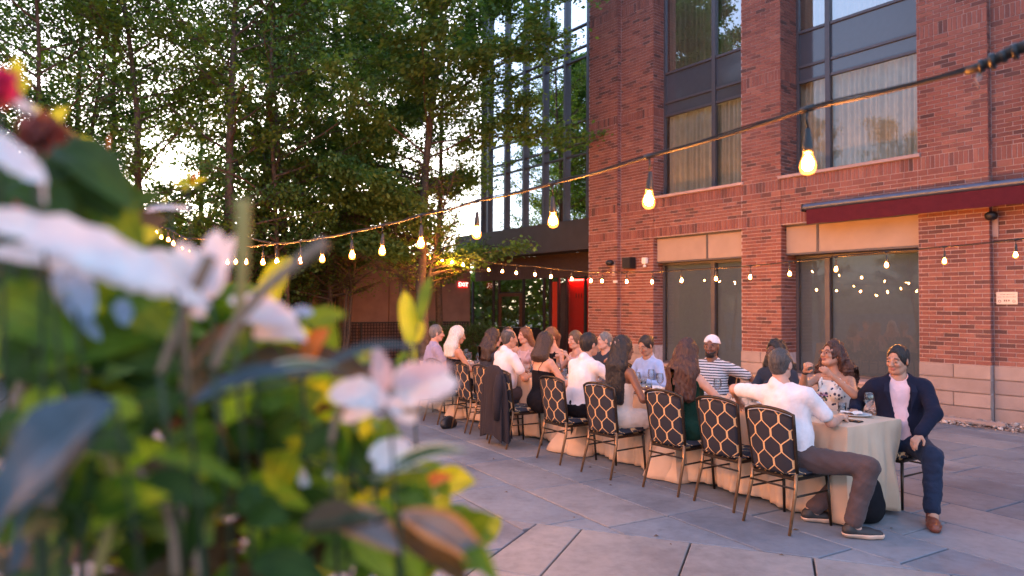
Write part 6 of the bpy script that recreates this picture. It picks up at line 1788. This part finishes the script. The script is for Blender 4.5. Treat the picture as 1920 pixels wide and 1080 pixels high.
bloom((470, 600), .66, [(440, 575, 575, 640, 58), (440, 590, 560, 600, 50), (450, 560, 560, 620, 50), (430, 570, 500, 565, 46), (470, 625, 560, 632, 40)], 'white bloom above the orange leaf, left of the tree trunk', extra_leaf=((575, 610, 650, 590, 34, 'gr'),))
bloom((560, 588), .72, [(545, 585, 590, 588, 26, 'bl')], 'small pale bud beside the white bloom above the orange leaf')
bloom((730, 730), .66, [(740, 745, 860, 715, 74), (720, 745, 615, 740, 70), (730, 740, 640, 790, 52), (740, 730, 800, 690, 60), (730, 745, 780, 790, 50), (735, 720, 850, 690, 50, 'wp'), (720, 740, 710, 660, 44, 'wp'), (715, 700, 700, 655, 40, 'wp')], 'large white bloom in front of the far end of the table')
bloom((60, 300), .50, [(-30, 270, 88, 345, 56), (-40, 240, 70, 330, 40), (80, 320, 85, 385, 30)], 'white bloom cut by the left edge, below the red flower')
bloom((55, 205), .58, [(10, 180, 80, 225, 24)], 'narrow white petal sticking up beside the red flower')
bloom((140, 560), .58, [(130, 500, 95, 590, 60, 'bl'), (140, 510, 170, 600, 50, 'bl'), (120, 560, 190, 640, 34, 'bl'), (230, 560, 235, 610, 40, 'bl')], 'pale blue white bloom hanging under the long white petals', 'bl')
bloom((320, 395), .95, [(268, 396, 362, 392, 12), (275, 390, 350, 394, 10)], 'thin white petal seen edge on in front of the trees')
bloom((700, 870), .70, [(700, 880, 790, 850, 40), (690, 860, 770, 830, 46)], 'white bloom half hidden by leaves low at the centre')
bloom((560, 880), .75, [(555, 870, 580, 930, 22), (615, 880, 625, 900, 26), (560, 980, 590, 1000, 30)], 'small white bits of bloom deep among the low leaves')
# --- red blooms
def ruffle(px, py, Y, rpx, label, mat, n=26):
    rt = root_for(px, Y); o, og = plant('red_flower', label, 'flower', rt); c = at(px, py, Y); r_ = rpx / 1300 * Y
    for i in range(n):
        d = Vector((rng.gauss(0, 1), rng.gauss(0, 1), rng.gauss(0, 1))).normalized()
        blade(c + d * r_ * .1, c + d * r_ * rng.uniform(.75, 1.05), r_ * .8, PM[mat], o, og, 'petal', .05, .3, tuple(Vector((rng.gauss(0, 1), rng.gauss(0, 1), rng.gauss(0, 1)))), .45)
    stem([rt, Vector(rt).lerp(c, .6) + Vector((-.02, .04, 0)), c], .002, .0015, MAT['stem'], o, og)
ruffle(-2, 160, .55, 46, 'ruffled pinkish red flower at the left edge', 'pk'); ruffle(75, 245, .55, 50, 'rust red flower head above the dark leaves', 'rb')
ruffle(75, 400, .60, 60, 'deep red flower in the shade between dark leaves', 'rd'); ruffle(160, 350, .7, 16, 'tiny red bud between dark leaves', 'rd', 10); ruffle(258, 425, .85, 22, 'dark maroon bud beside the first light bulbs', 'rb', 14)
# --- single leaves and sprays read off the photo: (plant key, px, py, px2, py2, width, material, distance)
spec = {
 'tall dark leaved plant on the left': [(70, 330, 235, 300, 90, 'dk', .60), (90, 270, 250, 400, 90, 'dk', .60), (60, 300, 200, 470, 110, 'dk', .62), (150, 340, 275, 505, 80, 'gr', .64), (120, 300, 230, 420, 80, 'dk', .60), (10, 350, 140, 420, 90, 'dk', .56), (100, 420, 230, 500, 70, 'dk', .66),
    (-20, 560, 150, 660, 110, 'gr', .60), (120, 620, 330, 560, 100, 'gr', .62), (60, 690, 300, 640, 120, 'gr', .60), (-20, 480, 120, 540, 90, 'dk', .62), (180, 640, 340, 700, 90, 'dk', .62), (200, 560, 330, 640, 80, 'gr', .62), (0, 640, 160, 740, 110, 'dk', .6)],
 'broad blue grey leaf in the lower left corner': [(215, 750, -60, 1060, 190, 'blue', .50), (180, 800, 20, 1080, 120, 'blue', .52)],
 'yellow green shoots by the red flower': [(40, 175, 30, 105, 26, 'yg', .72), (45, 180, 8, 120, 26, 'yg', .72), (40, 170, 55, 150, 16, 'yg', .74), (85, 260, 130, 200, 30, 'yg', .8), (90, 260, 60, 195, 24, 'yg', .8), (80, 265, 130, 262, 30, 'gr', .8), (200, 310, 150, 252, 24, 'yg', .95), (205, 310, 185, 262, 10, 'br', .95), (205, 305, 205, 252, 9, 'or', .95), (230, 340, 245, 320, 14, 'yg', .9)],
 'small crisp sprig of yellow green leaves before the trees': [(352, 352, 322, 345, 12, 'yg', 1.12), (352, 352, 330, 328, 12, 'lime', 1.12), (354, 350, 352, 318, 11, 'yg', 1.12), (355, 350, 375, 322, 11, 'or', 1.12), (355, 352, 388, 335, 12, 'yg', 1.12), (352, 354, 378, 352, 11, 'lime', 1.12), (352, 355, 340, 362, 10, 'yg', 1.12), (350, 340, 362, 330, 10, 'lime', 1.12), (345, 350, 325, 360, 9, 'gr', 1.12), (305, 385, 315, 372, 8, 'yg', 1.12)],
 'bright pointed leaf in front of the tree trunk': [(772, 655, 758, 545, 34, 'yg', .95), (780, 645, 790, 600, 22, 'yg', .97), (765, 660, 742, 690, 16, 'gr', .95), (785, 610, 808, 518, 22, 'gr', .97), (770, 700, 778, 650, 14, 'lime', .96)],
 'long thin arching blade across the middle': [(350, 760, 590, 700, 34, 'blue', .6), (580, 705, 790, 650, 18, 'blue', .66), (430, 735, 640, 690, 26, 'var', .62)],
 'orange leaf above the large white bloom': [(565, 690, 620, 615, 46, 'or', .72), (575, 680, 600, 640, 34, 'or', .73), (500, 640, 530, 600, 26, 'or', .9), (380, 680, 360, 790, 26, 'br', .62)],
 'sunlit lime leaves left of the large white bloom': [(480, 760, 600, 700, 60, 'lime', .8), (500, 800, 610, 740, 70, 'lime', .8), (560, 790, 620, 700, 50, 'yg', .8), (620, 700, 700, 680, 34, 'lime', .85), (640, 680, 720, 660, 22, 'yg', .85), (470, 700, 560, 690, 24, 'yg', .85), (460, 690, 540, 670, 18, 'lime', .85), (600, 700, 620, 600, 24, 'gr', .85)],
 'upright dark green leaves under the large white bloom': [(640, 880, 650, 750, 70, 'gr', .72), (720, 890, 725, 780, 54, 'gr', .74), (700, 900, 600, 790, 50, 'dk', .72), (560, 860, 660, 800, 50, 'dk', .7), (690, 860, 680, 770, 26, 'yg', .76), (670, 900, 560, 830, 44, 'gr', .74), (690, 930, 800, 890, 30, 'gr', .72)],
 'variegated leaf with a pale rim pointing right': [(700, 905, 880, 845, 34, 'var', .7), (690, 900, 800, 880, 26, 'var', .7), (720, 940, 830, 930, 60, 'lime', .74), (780, 920, 850, 895, 24, 'or', .76), (730, 920, 820, 960, 50, 'lime', .75)],
 'greyish pink leaf in the bottom centre': [(750, 960, 930, 1075, 70, 'gp', .62), (860, 1010, 935, 1095, 40, 'gr', .64), (740, 990, 880, 1100, 60, 'br', .66), (620, 970, 760, 1040, 70, 'gp', .64), (660, 1000, 740, 1090, 60, 'yg', .7), (760, 1010, 790, 1100, 40, 'yg', .7), (560, 990, 700, 980, 60, 'br', .62)],
}
for nm_, L_ in spec.items():
    rt = root_for(L_[0][0], L_[0][6]); o, og = plant('leafy_plant', nm_, 'plant', rt); c0 = at(L_[0][0], L_[0][1], L_[0][6])
    stem([rt, Vector(rt).lerp(c0, .5) + Vector((.01, .04, .0)), c0], .002, .0014, MAT['stem'], o, og)
    for q in L_:
        a, b_ = at(q[0], q[1], q[6]), at(q[2], q[3], q[6] + rng.uniform(-.03, .03))
        blade(a, b_, q[4] / 1300 * q[6], LM[q[5]], o, og)
        if (a - c0).length > .03 and (a - c0).length < .3: stem([c0.lerp(a, .2), a], .002, .0015, MAT['stem'], o, og, 'twig')
# bare stems
rt = root_for(420, .6); o, og = plant('woody_plant', 'bundle of thick bare pinkish brown stems rising through the middle of the flowers', 'plant', rt)
for pts, r0, r1, mt, Y in [([(400, 690), (440, 610), (510, 530), (610, 455)], .004, .0055, 'stemb', .58), ([(440, 640), (450, 560), (455, 480), (455, 375)], .003, .007, 'stemo', .60), ([(20, 800), (60, 680), (125, 570)], .006, .005, 'stemb', .62), ([(330, 1080), (315, 960), (255, 880)], .0035, .004, 'stemb', .6),
                        ([(370, 1080), (360, 1000), (320, 920)], .003, .003, 'stemb', .62), ([(350, 760), (345, 640), (345, 600)], .005, .005, 'stemb', .66), ([(180, 1080), (215, 930), (190, 820)], .004, .004, 'stemo', .58), ([(620, 830), (650, 760), (780, 770), (850, 740)], .003, .003, 'stemb', .66), ([(300, 700), (340, 600), (395, 480)], .003, .006, 'stemb', .56)]:
    P = [at(a, b_, Y) for a, b_ in pts]
    if P[0].z > 1.25: stem([Vector((P[0].x * .95 - .02, P[0].y + .18, 1.0)), P[0]], .0015, .002, MAT['stem'], o, og, 'stem')
    stem(P, r0, r1, MAT[mt], o, og, 'stem')
# filler foliage that makes the mass dense, each plant with its own leaves
fill = [('low dark foliage plant at the bottom left', 90, 900, .62, 'dk', 26, 170, 150), ('low olive foliage plant at the bottom', 320, 950, .70, 'dk', 30, 170, 130), ('bushy green plant below the upright stems', 400, 760, .80, 'gr', 26, 140, 90), ('brownish green plant left of the lime leaves', 470, 880, .85, 'br', 26, 130, 100),
        ('yellow green plant in the bottom centre', 560, 1000, .82, 'yg', 24, 130, 80), ('dense dark plant behind the blue grey leaf', 160, 700, .86, 'dk', 26, 150, 110), ('dark green plant at the left edge in the middle', 20, 600, .86, 'dk', 22, 110, 120), ('green plant bottom right of the flowers', 720, 1040, .84, 'gr', 22, 110, 60),
        ('dark plant behind the big white petals', 120, 470, .9, 'dk', 22, 130, 70), ('shaded plant below the deep red flower', 60, 420, .9, 'dk', 18, 90, 90), ('olive plant behind the white bloom with upright petals', 330, 660, .92, 'dk', 26, 150, 80), ('olive plant deep in the middle of the box', 520, 800, .98, 'dk', 24, 130, 90), ('bottom row plant under the stems', 250, 1060, .78, 'br', 24, 200, 60), ('small leaved plant under the variegated leaf', 640, 930, .95, 'dk', 22, 100, 80)]
for nm_, px, py, Y, mt, n, sx, sy in fill:
    rt = root_for(px, Y); o, og = plant('leafy_plant', nm_, 'plant', rt)
    c0 = at(px, py + 60, Y); stem([rt, Vector(rt).lerp(c0, .5), c0], .0018, .0012, MAT['stem'], o, og)
    for i in range(int(n * 1.9)):
        x, y = px + rng.gauss(0, sx * .55), py + rng.gauss(0, sy * .55); a = rng.uniform(-2.6, .5); l_ = rng.uniform(80, 190) ; yy = Y + rng.uniform(-.10, .10)
        m_ = mt if rng.random() < .4 else rng.choice(['dk', 'gr', 'gr', 'br', 'yg', 'yg', 'lime'] if x < 330 else ['gr', 'gr', 'yg', 'yg', 'lime', 'lime', 'br'])
        blade(at(x, y, yy), at(x + l_ * math.cos(a), y + l_ * math.sin(a) * .8, yy + rng.uniform(-.05, .05)), rng.uniform(34, 78) / 1300 * yy, LM[m_], o, og)
